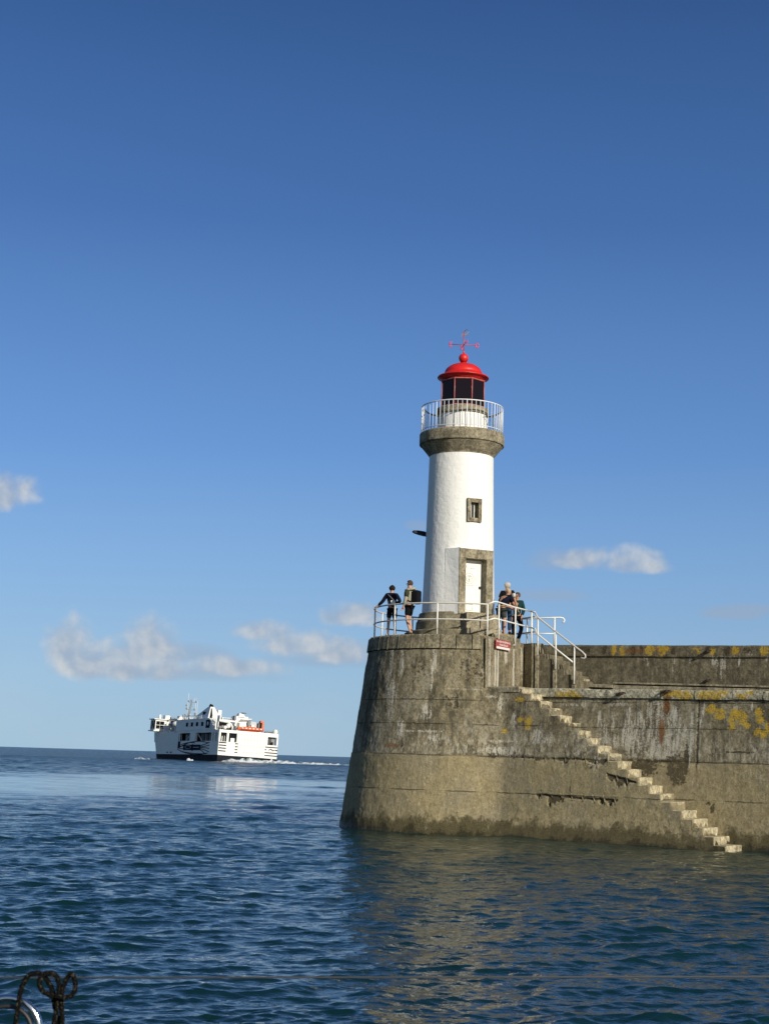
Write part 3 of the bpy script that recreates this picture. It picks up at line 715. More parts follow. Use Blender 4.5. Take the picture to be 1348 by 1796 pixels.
# low kerb / ledge along the foot of the parapet
mb = MB()
def kerbseg(x0, x1, ytop, D0, D1, h, dep=0.4):
    a = at(x0, ytop[0], D0); b_ = at(x1, ytop[1], D1); nn = PN * -dep
    vv = [a - Vector((0, 0, h)), b_ - Vector((0, 0, h)), b_, a]; vv += [p + nn for p in vv]
    mb.add(vv, [(0, 1, 2, 3), (7, 6, 5, 4), (3, 2, 6, 7), (0, 4, 5, 1), (1, 5, 6, 2), (4, 0, 3, 7)])
def Dk(px, off=0.42):
    q = on_plane(px, 1195, PB0 + PN * off, PN); return q.y
kerbseg(1074, 1500, (1196, 1206.5), Dk(1074), Dk(1500), 0.055)
kerbseg(1074, 1500, (1201.5, 1212), Dk(1074, .39), Dk(1500, .39), 0.30, 0.36)
kerbseg(1013, 1024, (1190, 1190.5), Dk(1013, .5), Dk(1024, .5), 0.24)
kerbseg(1024.5, 1072, (1199, 1201), Dk(1024.5, .45), Dk(1072, .45), 0.10)
ploc(mb.build('kerb', M_kerb, par, bevel=0.008))

# upper flight from the platform down to the quay
fl = empty('upper_stairway', 'short dark concrete flight of steps from the lighthouse platform down to the quay', 'steps', loc=(5, 48, 0))
def floc(o): o.matrix_parent_inverse = Matrix.Translation((-5, -48, 0)); return o
def flight_pt(px, py): return on_plane(px, py, Vector((4.93, 48.15, 0)), ND)
fd0 = flight_pt(943, 1149); 
lv = [(943, 966, 1153), (966, 979, 1158.5), (979, 998, 1178), (998, 1008, 1184)]
xs = [943, 955, 967, 978, 989, 1000, 1008]; ytops = [1147, 1156, 1165, 1174, 1183, 1192]
for i in range(6):
    a = flight_pt(xs[i], ytops[i]); b_ = flight_pt(xs[i + 1], ytops[i]); zt = a.z
    m2 = MB(); nn = -ND * 1.25
    vv = [Vector((a.x, a.y, 4.3)), Vector((b_.x, b_.y, 4.3)), Vector((b_.x, b_.y, zt)), Vector((a.x, a.y, zt))]; vv += [p + nn for p in vv]
    m2.add(vv, [(0, 1, 2, 3), (7, 6, 5, 4), (3, 2, 6, 7), (0, 4, 5, 1), (1, 5, 6, 2), (4, 0, 3, 7)])
    floc(m2.build('step', M_para, fl, bevel=0.01))
for (px, y0, y1) in ((973, 1174, 1207), (1006, 1201, 1207), (942, 1150, 1207)):       # pale streaked pilaster strips under the rail posts
    a = flight_pt(px - 3, y0); b_ = flight_pt(px + 3.5, y1); m2 = MB()
    M_ = Matrix.Translation(Vector((a.x, a.y, 0))) @ Matrix.Rotation(-TH, 4, 'Z')
    m2.box(0, 0.12, -0.045, 0.02, b_.z, a.z, M_); floc(m2.build('pilaster', M_kerb, fl))

# ------------------------------------------------------------------ mooring rings
def mooring(px, py, D, tilt, lab, sz=0.19, grp='mooring rings let into the jetty', nrm=ND, tdir=TD, pin=True):
    c = at(px, py, D); e = empty('mooring_ring', lab, 'mooring ring', grp, loc=c)
    pts = []
    up = Vector((0, 0, 1))
    for i in range(24):
        t = 2 * PI * i / 24; a = sz * math.cos(t); b_ = sz * math.sin(t)
        ax1 = (tdir * math.cos(tilt) + up * math.sin(tilt)); ax2 = (nrm * 0.93 - up * 0.36)
        pts.append(ax1 * a + ax2 * (b_ * 0.55 + sz * 0.38))
    MB().tube(pts, 0.022, 8, closed=True).build('ring', M_iron, e)
    MB().tube([-nrm * 0.10, nrm * 0.06], 0.035, 8).build('staple', M_iron, e)
def Dw(px, py, off): return on_plane(px, py, A0 + ND * off, ND).y
mooring(1088, 1216, Dw(1088, 1216, 0.06), 0.25, 'iron mooring ring on the granite coping above a white lime patch', 0.13)
mooring(1168, 1212, Dw(1168, 1212, 0.06), 0.12, 'iron mooring ring on the granite coping above the brown rust streak', 0.13)
mooring(1240, 1142, on_plane(1240, 1142, PB0 + PN * 0.08, PN).y, 0.25, 'iron mooring ring high on the parapet wall beside orange lichen', 0.13, nrm=PN, tdir=PT)
mooring(1240, 1193, on_plane(1240, 1193, PB0 + PN * 0.08, PN).y, 0.18, 'iron mooring ring low on the parapet wall just above the pale kerb', 0.12, nrm=PN, tdir=PT)

# ------------------------------------------------------------------ railings
def tubes(name, pts, r, mat, parent, **k): return MB().tube(pts, r, 8, **k).build(name, mat, parent)
rl = empty('platform_railing', 'curved two-bar tubular railing round the lighthouse platform edge', 'railing', 'railings on the pier head', loc=(CX, CY, ZP))
RR = 2.76; ZTOP = zat(770, 1057, 46.2) - ZP; ZMID = zat(770, 1085.5, 46.2) - ZP
print('RAIL', ZTOP, ZMID)
def rp(deg, z, r=RR): return Vector((r * math.sin(R(deg)), -r * math.cos(R(deg)), z))
for k in range(0, 10):
    dg = 16.5 - 33 * k
    if k == 9: continue
    tubes('post', [rp(dg, -0.06), rp(dg, ZTOP)], 0.026, M_rail, rl)
arc = [rp(16.5 - i * 3, ZTOP) for i in range(0, 91)]
tubes('top_rail', arc, 0.026, M_rail_old, rl)
tubes('mid_rail', [p - Vector((0, 0, ZTOP - ZMID)) for p in arc], 0.024, M_rail_old, rl)

F1, F2 = Vector((3.30, 46.02, 0)), Vector((4.80, 48.75, 0)); FT = (F2 - F1).normalized(); FN = Vector((FT.y, -FT.x, 0))
if FN.x < 0: FN = -FN
rb = empty('stair_railing', 'white tubular railing past the red sign, sloping down the quay steps to a curl', 'railing', 'railings on the pier head', loc=(4, 47, ZP))
L0 = Vector((4, 47, ZP))
def fp(px, py, off=0.05): return on_plane(px, py, F1 + FN * off, FN) - L0
def fl2(px, py, off=0.06): return on_plane(px, py, Vector((4.93, 48.15, 0)) + ND * off, ND) - L0
for (px, yt, yb) in ((873.5, 1059, 1128), (902.5, 1066, 1134), (931, 1073, 1139)):
    a = fp(px, yb); c = fp(px, yt); c = Vector((a.x, a.y, c.z))
    tubes('post', [a + Vector((0, 0, 0.03)), c], 0.026, M_rail, rb)
    MB().tube([a + Vector((0, 0, 0.05)), a - FN * 0.14 + Vector((0, 0, 0.05))], 0.025, 8).build('bracket', M_rail, rb)
for (px, yt, yb) in ((942, 1086, 1149), (973.5, 1113, 1173.5), (1006, 1135, 1199.5)):
    a = fl2(px, yb); c = fl2(px - 0.6, yt); c = Vector((a.x, a.y, c.z))
    tubes('post', [a, c], 0.026, M_rail, rb)
jt = fl2(938, 1074); jm = fl2(938, 1102.6)
tubes('top_rail', [rp(16.5, ZTOP) + Vector((CX, CY, ZP)) - L0, fp(866, 1055), fp(873, 1056), fp(902, 1065), fp(931, 1072.5), jt], 0.027, M_rail, rb)
tubes('mid_rail', [rp(16.5, ZMID) + Vector((CX, CY, ZP)) - L0, fp(866, 1084.5), fp(873, 1086), fp(902, 1093.5), fp(931, 1101), jm], 0.026, M_rail, rb)
hook = [jt, fl2(942, 1082), fl2(973, 1107), fl2(1006, 1132.5), fl2(1020, 1143), fl2(1025.5, 1148.5), fl2(1026, 1153), fl2(1022, 1155), fl2(1018, 1153)]
tubes('handrail', hook, 0.028, M_rail_old, rb)
tubes('lower_bar', [jm, fl2(940, 1109), fl2(944, 1114), fl2(973, 1137), fl2(1004, 1161.5)], 0.026, M_rail, rb)

rc = empty('rear_railing', 'white railing at the back of the platform against the sky with a downward curl', 'railing', 'railings on the pier head', loc=(5, 50.4, ZP))
L1 = Vector((5, 50.4, ZP))
def rq(px, py, D=50.3): return at(px, py, D) - L1
tubes('top_rail', [rq(905, 1085.5, 51.2), rq(917, 1085.3, 50.9), rq(945, 1084.2), rq(970, 1083.3), rq(982, 1083), rq(987, 1084.2), rq(989.5, 1087.5), rq(988.5, 1090.8), rq(984.5, 1091.5)], 0.028, M_rail, rc)
tubes('mid_rail', [rq(905, 1112, 51.2), rq(917, 1111.6, 50.9), rq(945, 1111.3), rq(970.5, 1111.2)], 0.020, M_rail, rc)
a = rq(970.6, 1084); b_ = rq(971.4, 1134); tubes('post', [Vector((b_.x, b_.y, b_.z)), Vector((b_.x, b_.y, a.z))], 0.030, M_rail, rc)
a = rq(924, 1085, 50.8); tubes('post', [Vector((a.x, a.y, -0.1)), a], 0.028, M_rail, rc)

# red notice on the side wall of the head
sg = empty('warning_sign', 'small red notice board with white lines of lettering fixed below the white railing', 'sign')
c = on_plane(882, 1130.5, F1 + FN * 0.10, FN); sg.location = c
Ms = Matrix(((FT.x, FN.x, 0), (FT.y, FN.y, 0), (0, 0, 1))).to_4x4()
# camera sees this face at a steep angle: plate is 26 px wide
pa = on_plane(870, 1128, F1 + FN * 0.10, FN); pb = on_plane(895.5, 1133, F1 + FN * 0.10, FN); wd = (pb - pa).length / 2
M_sred = simple('sign_red', (0.33, 0.06, 0.05), 0.5, vary=0.2); M_swh = simple('sign_white', (0.75, 0.70, 0.66), 0.5)
MB().box(-wd, wd, -0.012, 0.0, -0.16, 0.14, Ms).build('plate', M_sred, sg)
MB().box(-wd * 0.9, wd * 0.9, 0.001, 0.004, -0.155, -0.085, Ms).build('white_band', M_swh, sg)
for (z0, w0, w1, sd) in ((0.040, -0.88, 0.85, 1), (-0.055, -0.5, 0.6, 2)):
    mb = MB(); rd = random.Random(sd); x = w0 * wd
    while x < w1 * wd:
        ww = rd.uniform(0.028, 0.05); k = rd.choice((0, 1, 2))
        mb.box(x, x + 0.012, 0.001, 0.004, z0, z0 + 0.06, Ms)
        mb.box(x + 0.013, x + ww, 0.001, 0.004, z0 + (0.045, 0.024, 0.0)[k], z0 + (0.060, 0.038, 0.014)[k], Ms)
        if k != 1: mb.box(x + ww + 0.001, x + ww + 0.011, 0.001, 0.004, z0, z0 + 0.06, Ms)
        x += ww + 0.03
    mb.build('lettering', M_swh, sg)

# ------------------------------------------------------------------ lighthouse
lh = empty('lighthouse', 'white round lighthouse tower with red domed lantern and granite gallery', 'lighthouse', loc=(CX, CY, ZP))
def hz_(py, px=806, D=None): return zat(px, py, D or CY) - ZP
def LH(mb, name, mat, parent=lh, **k): return mb.build(name, mat, parent, **k)
ztop_t = hz_(799); zb0 = hz_(1078)
print('TOWER', zb0, ztop_t)
# plinth
mb = MB()
mb.lathe([(0, -0.05), (1.58, -0.05), (1.58, 0.26), (1.55, 0.29), (1.40, 0.29)], seg=72, smooth=False)
mb.lathe([(1.40, 0.28), (1.38, 0.58), (1.35, 0.60), (1.28, zb0 - 0.02), (1.0, zb0)], seg=72, smooth=False)
LH(mb, 'plinth', M_plinth, bevel=0.01)
# tower shaft
prof = [(1.205, zb0 - 0.03)]
for i in range(0, 41):
    t = i / 40; prof.append((1.20 - 0.125 * t - 0.012 * math.sin(t * PI), zb0 + (ztop_t - zb0) * t))
mb = MB(); prof = [(np.interp(z, [p[1] for p in prof], [p[0] for p in prof]), z) for z in np.linspace(zb0 - 0.03, ztop_t, 150)]; mb.lathe(prof, seg=256)
def in_open(f):
    c = sum((Vector(mb.v[i]) for i in f), Vector()) / len(f)
    for ang, hw_, z0, z1 in ((R(24.5), 0.44, -9, hz_(975, 829, 47.85)), (R(21), 0.19, hz_(912, 829, 47.85), hz_(877, 829, 47.85))):
        q = Matrix.Rotation(-ang, 3, 'Z') @ c
        if q.y < 0 and abs(q.x) < hw_ and z0 < q.z < z1: return True
    return False
keep = [f for f in mb.f if not in_open(f)]; mb.f = keep; mb.sm = [True] * len(keep); LH(mb, 'tower', M_white)
# gallery
zg0, zg1, zg2 = hz_(790.5, 810, 47.85), hz_(768, 812, 47.5), hz_(747.7, 812, 47.5)
mb = MB(); mb.lathe([(0.9, zg0 - 0.04), (1.08, zg0 - 0.04), (1.095, zg0), (1.36, zg1 - 0.03), (1.375, zg1 - 0.012), (1.33, zg1 - 0.012), (1.33, zg1), (1.415, zg1 + 0.006), (1.425, zg1 + 0.03), (1.425, zg2 - 0.03), (1.405, zg2), (0.0, zg2)], seg=96, smooth=False)
o = LH(mb, 'gallery', M_gran)
gz = hz_(700.6, 812, 47.57)
gr = empty('gallery_railing', '', ''); 
for k in ('label', 'category'): del gr[k]
gr.parent = lh
tubes('top_rail', [(1.365 * math.sin(R(i * 5)), -1.365 * math.cos(R(i * 5)), gz) for i in range(72)], 0.020, M_galrail, gr, closed=True)
tubes('bottom_rail', [(1.365 * math.sin(R(i * 5)), -1.365 * math.cos(R(i * 5)), zg2 + 0.09) for i in range(72)], 0.012, M_galrail, gr, closed=True)
for i in range(56):
    a = 2 * PI * (i + 0.5) / 56; p = Vector((1.365 * math.sin(a), -1.365 * math.cos(a), 0))
    r_ = 0.010 if i % 7 else 0.017
    MB().tube([p + Vector((0, 0, zg2 - (0.0 if i % 7 == 0 else -0.07))), p + Vector((0, 0, gz))], r_, 6).build('baluster', M_galrail, gr)
for a in (-78, 76):   # stays that run from the rail to the lantern wall
    p = rp(a, gz - 0.12, 1.365); q = rp(a + 22 * (1 if a < 0 else -1), zg2 + 0.55, 0.84)
    MB().tube([p, (p + q) / 2 - Vector((0, 0, 0.10)), q], 0.014, 6).build('stay', M_dark, gr)
# lantern base
zl0, zl1 = hz_(719.5, 812, 48.05), hz_(707.8, 812, 48.05)
mb = MB(); mb.lathe([(0.84, zg2 - 0.02), (0.82, zl0)], seg=96); LH(mb, 'lantern_base', M_white)
mb = MB(); mb.lathe([(0.80, zl0 - 0.01), (0.875, zl0 - 0.005), (0.885, zl0 + 0.03), (0.885, zl1 - 0.04), (0.84, zl1), (0.0, zl1)], seg=96, smooth=False); LH(mb, 'lantern_sill', M_gran)
# lantern room, octagonal; front pane edges seen at 804 and 834
zr = hz_(661.5, 813, 48.2); ro = 0.765; A_OFF = R(-5 + 0)
ang8 = [A_OFF + R(22.5 + 45 * i) for i in range(8)]
ang8 = [a + R(3) for a in ang8]
for i in range(8):
    a, b_ = ang8[i], ang8[(i + 1) % 8]
    p, q = Vector((ro * math.sin(a), -ro * math.cos(a), 0)), Vector((ro * math.sin(b_), -ro * math.cos(b_), 0))
    tt = (q - p).normalized() * 0.028
    MB().add([p + tt + Vector((0, 0, zl1 + 0.03)), q - tt + Vector((0, 0, zl1 + 0.03)), q - tt + Vector((0, 0, zr - 0.04)), p + tt + Vector((0, 0, zr - 0.04))] +
             [(p + tt) * 0.985 + Vector((0, 0, zl1 + 0.03)), (q - tt) * 0.985 + Vector((0, 0, zl1 + 0.03)), (q - tt) * 0.985 + Vector((0, 0, zr - 0.04)), (p + tt) * 0.985 + Vector((0, 0, zr - 0.04))],
             [(0, 1, 2, 3), (7, 6, 5, 4), (0, 4, 5, 1), (2, 6, 7, 3), (1, 5, 6, 2), (3, 7, 4, 0)]).build('lantern_pane', M_glass, lh)
    MB().tube([p + Vector((0, 0, zl1 - 0.01)), p + Vector((0, 0, zr))], 0.020, 6).build('glazing_bar', M_redframe, lh)
for z in (zl1 + 0.02, zr - 0.02):
    MB().tube([Vector((ro * math.sin(a), -ro * math.cos(a), z)) for a in ang8], 0.026, 6, closed=True, smooth=False).build('glazing_frame', M_redframe, lh)
mb = MB(); mb.lathe([(0.0, zl1 + 0.02), (0.22, zl1 + 0.02), (0.26, zl1 + 0.2), (0.26, zr - 0.2), (0, zr - 0.1)], seg=24); LH(mb, 'lamp_lens', M_wglass)
# dome
ze, zd = hz_(664.5, 812), hz_(638, 813)
hd = zd - ze
mb = MB(); mb.lathe([(0.70, ze - 0.10), (0.74, ze - 0.06), (0.80, ze - 0.015), (0.865, ze + 0.0), (0.875, ze + 0.02), (0.86, ze + 0.045), (0.78, ze + 0.07), (0.70, ze + 0.11), (0.665, ze + 0.14), (0.66, ze + 0.155)] +
               [(0.64 * math.cos(R(t)) ** 0.9 + 0.0, ze + 0.155 + (hd - 0.155) * math.sin(R(t))) for t in range(0, 86, 6)] + [(0.0, zd)], seg=96)
LH(mb, 'dome', M_red)
zn = hz_(639, 813); zs0 = hz_(628.5, 814)
mb = MB(); mb.lathe([(0.16, zn - 0.06), (0.11, zn + 0.0), (0.085, zn + 0.04), (0.11, zn + 0.06)], seg=32)
mb.lathe([(0.165 * math.sin(R(t)), zs0 - 0.165 * math.cos(R(t)) * 1.0) for t in range(20, 172, 8)] + [(0.03, zs0 + 0.19), (0.02, zs0 + 0.26)], seg=32)
LH(mb, 'finial', M_red)
vn = bpy.data.objects.new('weather_vane', None); C.objects.link(vn); vn.parent = lh
M_vane = simple('vane_red_paint', (0.46, 0.05, 0.07), 0.4); M_letter = simple('vane_letter_red', (0.72, 0.06, 0.12), 0.4); M_vgrey = simple('vane_grey', (0.16, 0.18, 0.22), 0.4, 0.5)
zc = hz_(604.5); zt_ = hz_(580)
MB().tube([(0, 0, zs0 + 0.15), (0, 0, zt_)], 0.016, 8).build('spindle', M_vane, vn)
MB().tube([(-0.42, -0.02, zc), (0.42, 0.02, zc)], 0.012, 6).build('cross_arm', M_vane, vn)
MB().tube([(0.06, -0.36, zc), (-0.06, 0.36, zc)], 0.012, 6).build('cross_arm', M_vane, vn)
def letter(strokes, cx, cy, cz, hgt, ax):
    mb = MB(); ax = Vector(ax)
    for st_ in strokes:
        mb.tube([Vector((cx, cy, cz)) + ax * (x * hgt) + Vector((0, 0, z * hgt)) for x, z in st_], 0.017, 6)
    mb.build('compass_letter', M_letter, vn)
letter([[(0.35, 0.5), (-0.3, 0.5), (-0.3, -0.5), (0.35, -0.5)], [(-0.3, 0), (0.2, 0)]], -0.45, -0.02, zc, 0.15, (1, 0, 0))
letter([[(0.33 * math.cos(R(t)), 0.5 * math.sin(R(t))) for t in range(0, 361, 30)]], 0.45, 0.02, zc - 0.01, 0.15, (1, 0, 0))
letter([[(-0.3, -0.5), (-0.3, 0.5), (0.3, -0.5), (0.3, 0.5)]], 0.062, -0.38, zc, 0.13, (1, 0, 0))
letter([[(0.3, 0.4), (0, 0.5), (-0.3, 0.35), (-0.2, 0.05), (0.2, -0.05), (0.3, -0.35), (0, -0.5), (-0.3, -0.4)]], -0.062, 0.38, zc, 0.13, (1, 0, 0))
# the vane pointer: a flat cockerel-like scroll
mb = MB(); zv = hz_(588)
out = [(-0.12, -0.06), (-0.10, 0.02), (-0.03, 0.07), (0.04, 0.05), (0.09, 0.10), (0.15, 0.16), (0.17, 0.12), (0.13, 0.05), (0.06, -0.01), (-0.02, 0.01), (-0.07, -0.01), (-0.09, -0.08)]
vv = [(x, -0.006, zv + z) for x, z in out] + [(x, 0.006, zv + z) for x, z in out]; k = len(out)
mb.add(vv, [tuple(range(k)), tuple(range(2 * k - 1, k - 1, -1))] + [(i, k + i, k + (i + 1) % k, (i + 1) % k) for i in range(k)]); mb.build('pointer', M_vgrey, vn)
MB().tube([(0.02, 0, zt_ - 0.02), (0.06, 0, zt_ + 0.04), (0.12, 0, zt_ + 0.05), (0.14, 0, zt_ + 0.01)], 0.012, 6).build('scroll', M_vgrey, vn)

# portal with stone surround and door; faces 25 degrees to the right
PA = R(24.5)
MP = Matrix.Rotation(PA, 4, 'Z')                # local x along the door, -y outwards
yo = -1.215                                       # front plane of the portal
zd0, zd1, zd2 = hz_(1078.5, 829, 47.85), hz_(980.5, 829, 47.85), hz_(963.5, 829, 47.85)
hw, ow = 0.375, 0.615                           # half door opening, half surround
dpos = Matrix.Rotation(PA, 4, 'Z')
mb = MB()
nw = 0.30
mb.box(-ow, -hw, yo, yo + 0.40, zd0, zd1 + 0.001, dpos); mb.box(hw, ow, yo, yo + 0.40, zd0, zd1 + 0.001, dpos); mb.box(-ow, ow, yo - 0.002, yo + 0.40, zd1 + 0.001, zd2, dpos)
po = LH(mb, 'door_surround', M_gran, bevel=0.012)
mb = MB()     # painted flank of the portal running back into the round of the tower on the left
vv = [(-ow - 0.012, yo + 0.02, zd0 + 0.0), (-ow - 0.012, yo + 0.02, zd2 + 0.01), (-0.925, -0.762, zd0), (-0.89, -0.735, zd2 + 0.01), (-ow - .0, -0.8, zd0), (-ow - .0, -0.8, zd2 + 0.01), (-0.9, -0.6, zd0), (-0.9, -0.6, zd2 + 0.01)]
vv = [dpos @ Vector(p) for p in vv]
mb.add(vv, [(0, 1, 3, 2), (1, 5, 7, 3), (0, 4, 5, 1), (2, 3, 7, 6), (4, 6, 7, 5), (0, 2, 6, 4)]); LH(mb, 'portal_flank', M_white)
mb = MB(); vv = [(ow + 0.012, yo + 0.02, zd0), (ow + 0.012, yo + 0.02, zd2 + 0.01), (0.86, -0.85, zd0), (0.84, -0.84, zd2 + 0.01), (ow + .0, -0.8, zd0), (ow + .0, -0.8, zd2 + 0.01), (0.75, -0.75, zd0), (0.75, -0.75, zd2 + 0.01)]
vv = [dpos @ Vector(p) for p in vv]
mb.add(vv, [(0, 2, 3, 1), (1, 3, 7, 5), (0, 1, 5, 4), (2, 6, 7, 3), (4, 5, 7, 6), (0, 4, 6, 2)]); LH(mb, 'portal_flank', M_white)
mb = MB(); mb.box(-ow + .01, ow - .01, yo + 0.02, -0.5, zd2 + 0.002, zd2 + 0.03, dpos); LH(mb, 'portal_flank', M_white)
dr = MB().box(-hw + 0.002, hw - 0.002, yo + 0.30, yo + 0.345, zd0 + 0.02, zd1 - 0.01, dpos).build('door', M_door, lh)
yf = yo + 0.30
def line(x0, z0, x1, z1, w_=0.010):
    a = dpos @ Vector((x0, yf - 0.003, z0)); b_ = dpos @ Vector((x1, yf - 0.003, z1)); return [a, b_]
mb = MB(); cz = zd1 - 0.62; cxx = -0.10
for r_, seg in ((0.175, 26), (0.11, 20)):
    mb.tube([dpos @ Vector((cxx + r_ * math.cos(2 * PI * i / seg), yf - 0.002, cz + r_ * math.sin(2 * PI * i / seg))) for i in range(seg)], 0.008, 6, closed=True)
for (x0, z0, x1, z1) in ((-0.07, 0.02, 0.0, -0.06), (0.0, -0.06, 0.07, 0.02), (-0.05, 0.07, 0.05, 0.07), (0, 0.07, 0, -0.09)):
    mb.tube(line(cxx + x0, cz + z0, cxx + x1, cz + z1), 0.007, 6)
for i in range(9):
    t = R(20 - i * 13); x0, z0 = cxx + 0.235 * math.cos(t), cz + 0.235 * math.sin(t)
    mb.tube([dpos @ Vector((x0, yf - 0.002, z0)), dpos @ Vector((x0 + 0.02, yf - 0.002, z0 - 0.025))], 0.007, 6)
for i in range(7):
    mb.tube(line(cxx - 0.15 + i * 0.05, cz - 0.235 + 0.006 * (i % 2), cxx - 0.12 + i * 0.05, cz - 0.235 - 0.006 * (i % 2)), 0.008, 6)
mb.build('emblem', M_line, dr)
mb = MB()
for i in range(6): mb.tube(line(-0.20 + i * 0.05, zd1 - 0.27 - 0.01 * (i < 3), -0.17 + i * 0.05, zd1 - 0.27 - 0.012 * (i % 2)), 0.010, 6)
mb.tube(line(-0.205, zd1 - 0.19, -0.205, zd1 - 0.25), 0.008, 6); mb.build('lettering', M_line, dr)
mb = MB()
for q in ((-0.2, 0.16, 0.03, 0.16), (0.03, 0.16, 0.03, 0.36), (0.03, 0.36, -0.2, 0.36), (-0.2, 0.36, -0.2, 0.16)): mb.tube(line(q[0], zd0 + q[1], q[2], zd0 + q[3]), 0.006, 6)
mb.build('vent_panel', M_line, dr)
MB().box(0.26, 0.33, yf - 0.05, yf, (zd0 + zd1) / 2 - 0.02, (zd0 + zd1) / 2 + 0.05, dpos).build('handle', M_dark, dr)
# door steps
mb = MB()
mb.box(-0.62, 0.62, -1.85, -1.0, -0.02, 0.30, dpos); mb.box(-0.52, 0.62, -1.60, -1.0, 0.302, zd0 + 0.01, dpos); mb.box(0.20, 0.60, -2.1, -1.85, -0.02, 0.16, dpos)
LH(mb, 'door_step', M_gran, bevel=0.012)
# window
WA = R(21); Mw = Matrix.Rotation(WA, 4, 'Z'); zw0, zw1 = hz_(915.5, 829, 47.85), hz_(874, 829, 47.85); yw = -1.175
mb = MB(); a, b_ = 0.135, 0.255; t0, t1 = zw0 + 0.135, zw1 - 0.14
mb.box(-b_, -a, yw, yw + 0.3, zw0, zw1, Mw); mb.box(a, b_, yw, yw + 0.3, zw0, zw1, Mw); mb.box(-a, a, yw + 0.003, yw + 0.3, zw0 + .002, t0, Mw); mb.box(-a, a, yw + 0.003, yw + 0.3, t1, zw1 - .002, Mw)
wo = LH(mb, 'window_surround', M_gran, bevel=0.012)
MB().box(-a + .001, a - .001, yw + 0.2, yw + 0.24, t0 + .001, t1 - .001, Mw).build('window_panel', M_gran, wo)
MB().box(-0.05, 0.035, yw + 0.185, yw + 0.198, t0 + 0.03, t1 - 0.03, Mw).build('pane', M_wglass, wo)
MB().box(-0.075, -0.052, yw + 0.17, yw + 0.198, t0 + 0.02, t1 - 0.03, Mw).box(0.037, 0.055, yw + 0.17, yw + 0.198, t0 + 0.02, t1 - 0.03, Mw).build('frame', M_door, wo)
# lamp head on the far left of the tower
mb = MB(); a = at(747.5, 938, CY + 0.35) - Vector((CX, CY, ZP)); b_ = at(722.5, 932.5, CY + 0.2) - Vector((CX, CY, ZP)); dd = (b_ - a)
M_a = Matrix.Translation(a)
prf = [(0, 0.075, 0.14), (0.2, 0.085, 0.16), (0.6, 0.07, 0.16), (0.9, 0.045, 0.12), (1.0, 0.012, 0.05)]
vv = []
for (t, h_, w_) in prf:
    p = a + dd * t
    vv += [p + Vector((0, -w_, -h_ * 0.6)), p + Vector((0, w_, -h_ * 0.6)), p + Vector((0, w_ * 0.7, h_)), p + Vector((0, -w_ * 0.7, h_))]
ff = [(i * 4 + j, i * 4 + (j + 1) % 4, (i + 1) * 4 + (j + 1) % 4, (i + 1) * 4 + j) for i in range(4) for j in range(4)] + [(3, 2, 1, 0), (16, 17, 18, 19)]
mb.add(vv, ff); mb.tube([a - dd * 0.6 + Vector((0, 0, -0.02)), a], 0.03, 8); LH(mb, 'side_lamp', M_dark)

# ------------------------------------------------------------------ ferry
FA = R(24.1)
fw = at(380.5, 1333, 400.0); fw.z = 0
fer = empty('car_ferry', 'white car ferry with black hull bottom and dark painted swirls, seen from its sunlit stern', 'ferry', loc=fw)
fer.rotation_mode = 'QUATERNION'; fer.scale = (1, 1.09, 1)
fer.rotation_quaternion = (Matrix.Rotation(FA, 3, 'Z') @ Matrix.Rotation(R(2.5), 3, 'Y') @ Matrix.Rotation(R(-0.35), 3, 'X')).to_quaternion()
F_white = simple('ferry_white_paint', (0.76, 0.75, 0.71), 0.5, vary=0.06, scale=0.35)
F_blue = simple('ferry_hull_black', (0.014, 0.018, 0.024), 0.8, spec=0.1, vary=0.3, scale=0.5)
F_navy = simple('ferry_navy_paint', (0.012, 0.020, 0.045), 0.9, spec=0.05)
F_win = simple('ferry_window_and_shade', (0.012, 0.014, 0.017), 0.9, spec=0.05)  # window glass, and also the painted shade inside deck openings
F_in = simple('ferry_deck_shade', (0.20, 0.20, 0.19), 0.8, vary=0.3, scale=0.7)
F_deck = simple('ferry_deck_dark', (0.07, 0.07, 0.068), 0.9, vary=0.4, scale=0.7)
F_grey = simple('ferry_grey', (0.20, 0.22, 0.24), 0.6)
F_seam = simple('ferry_panel_seam', (0.42, 0.41, 0.36), 0.6)
F_org = simple('lifeboat_orange', (0.72, 0.13, 0.03), 0.5, vary=0.1, scale=1)
BW = 16.8
def sx(cx): return (cx - 745) / 32.1           # stern: crop px -> metres across
def sl(cx): return (745 - cx) / 10.25          # side: crop px -> metres forward
def hz2(cy, cx=745): return (740 + (cx - 745) * 0.03 - cy) / 33.7
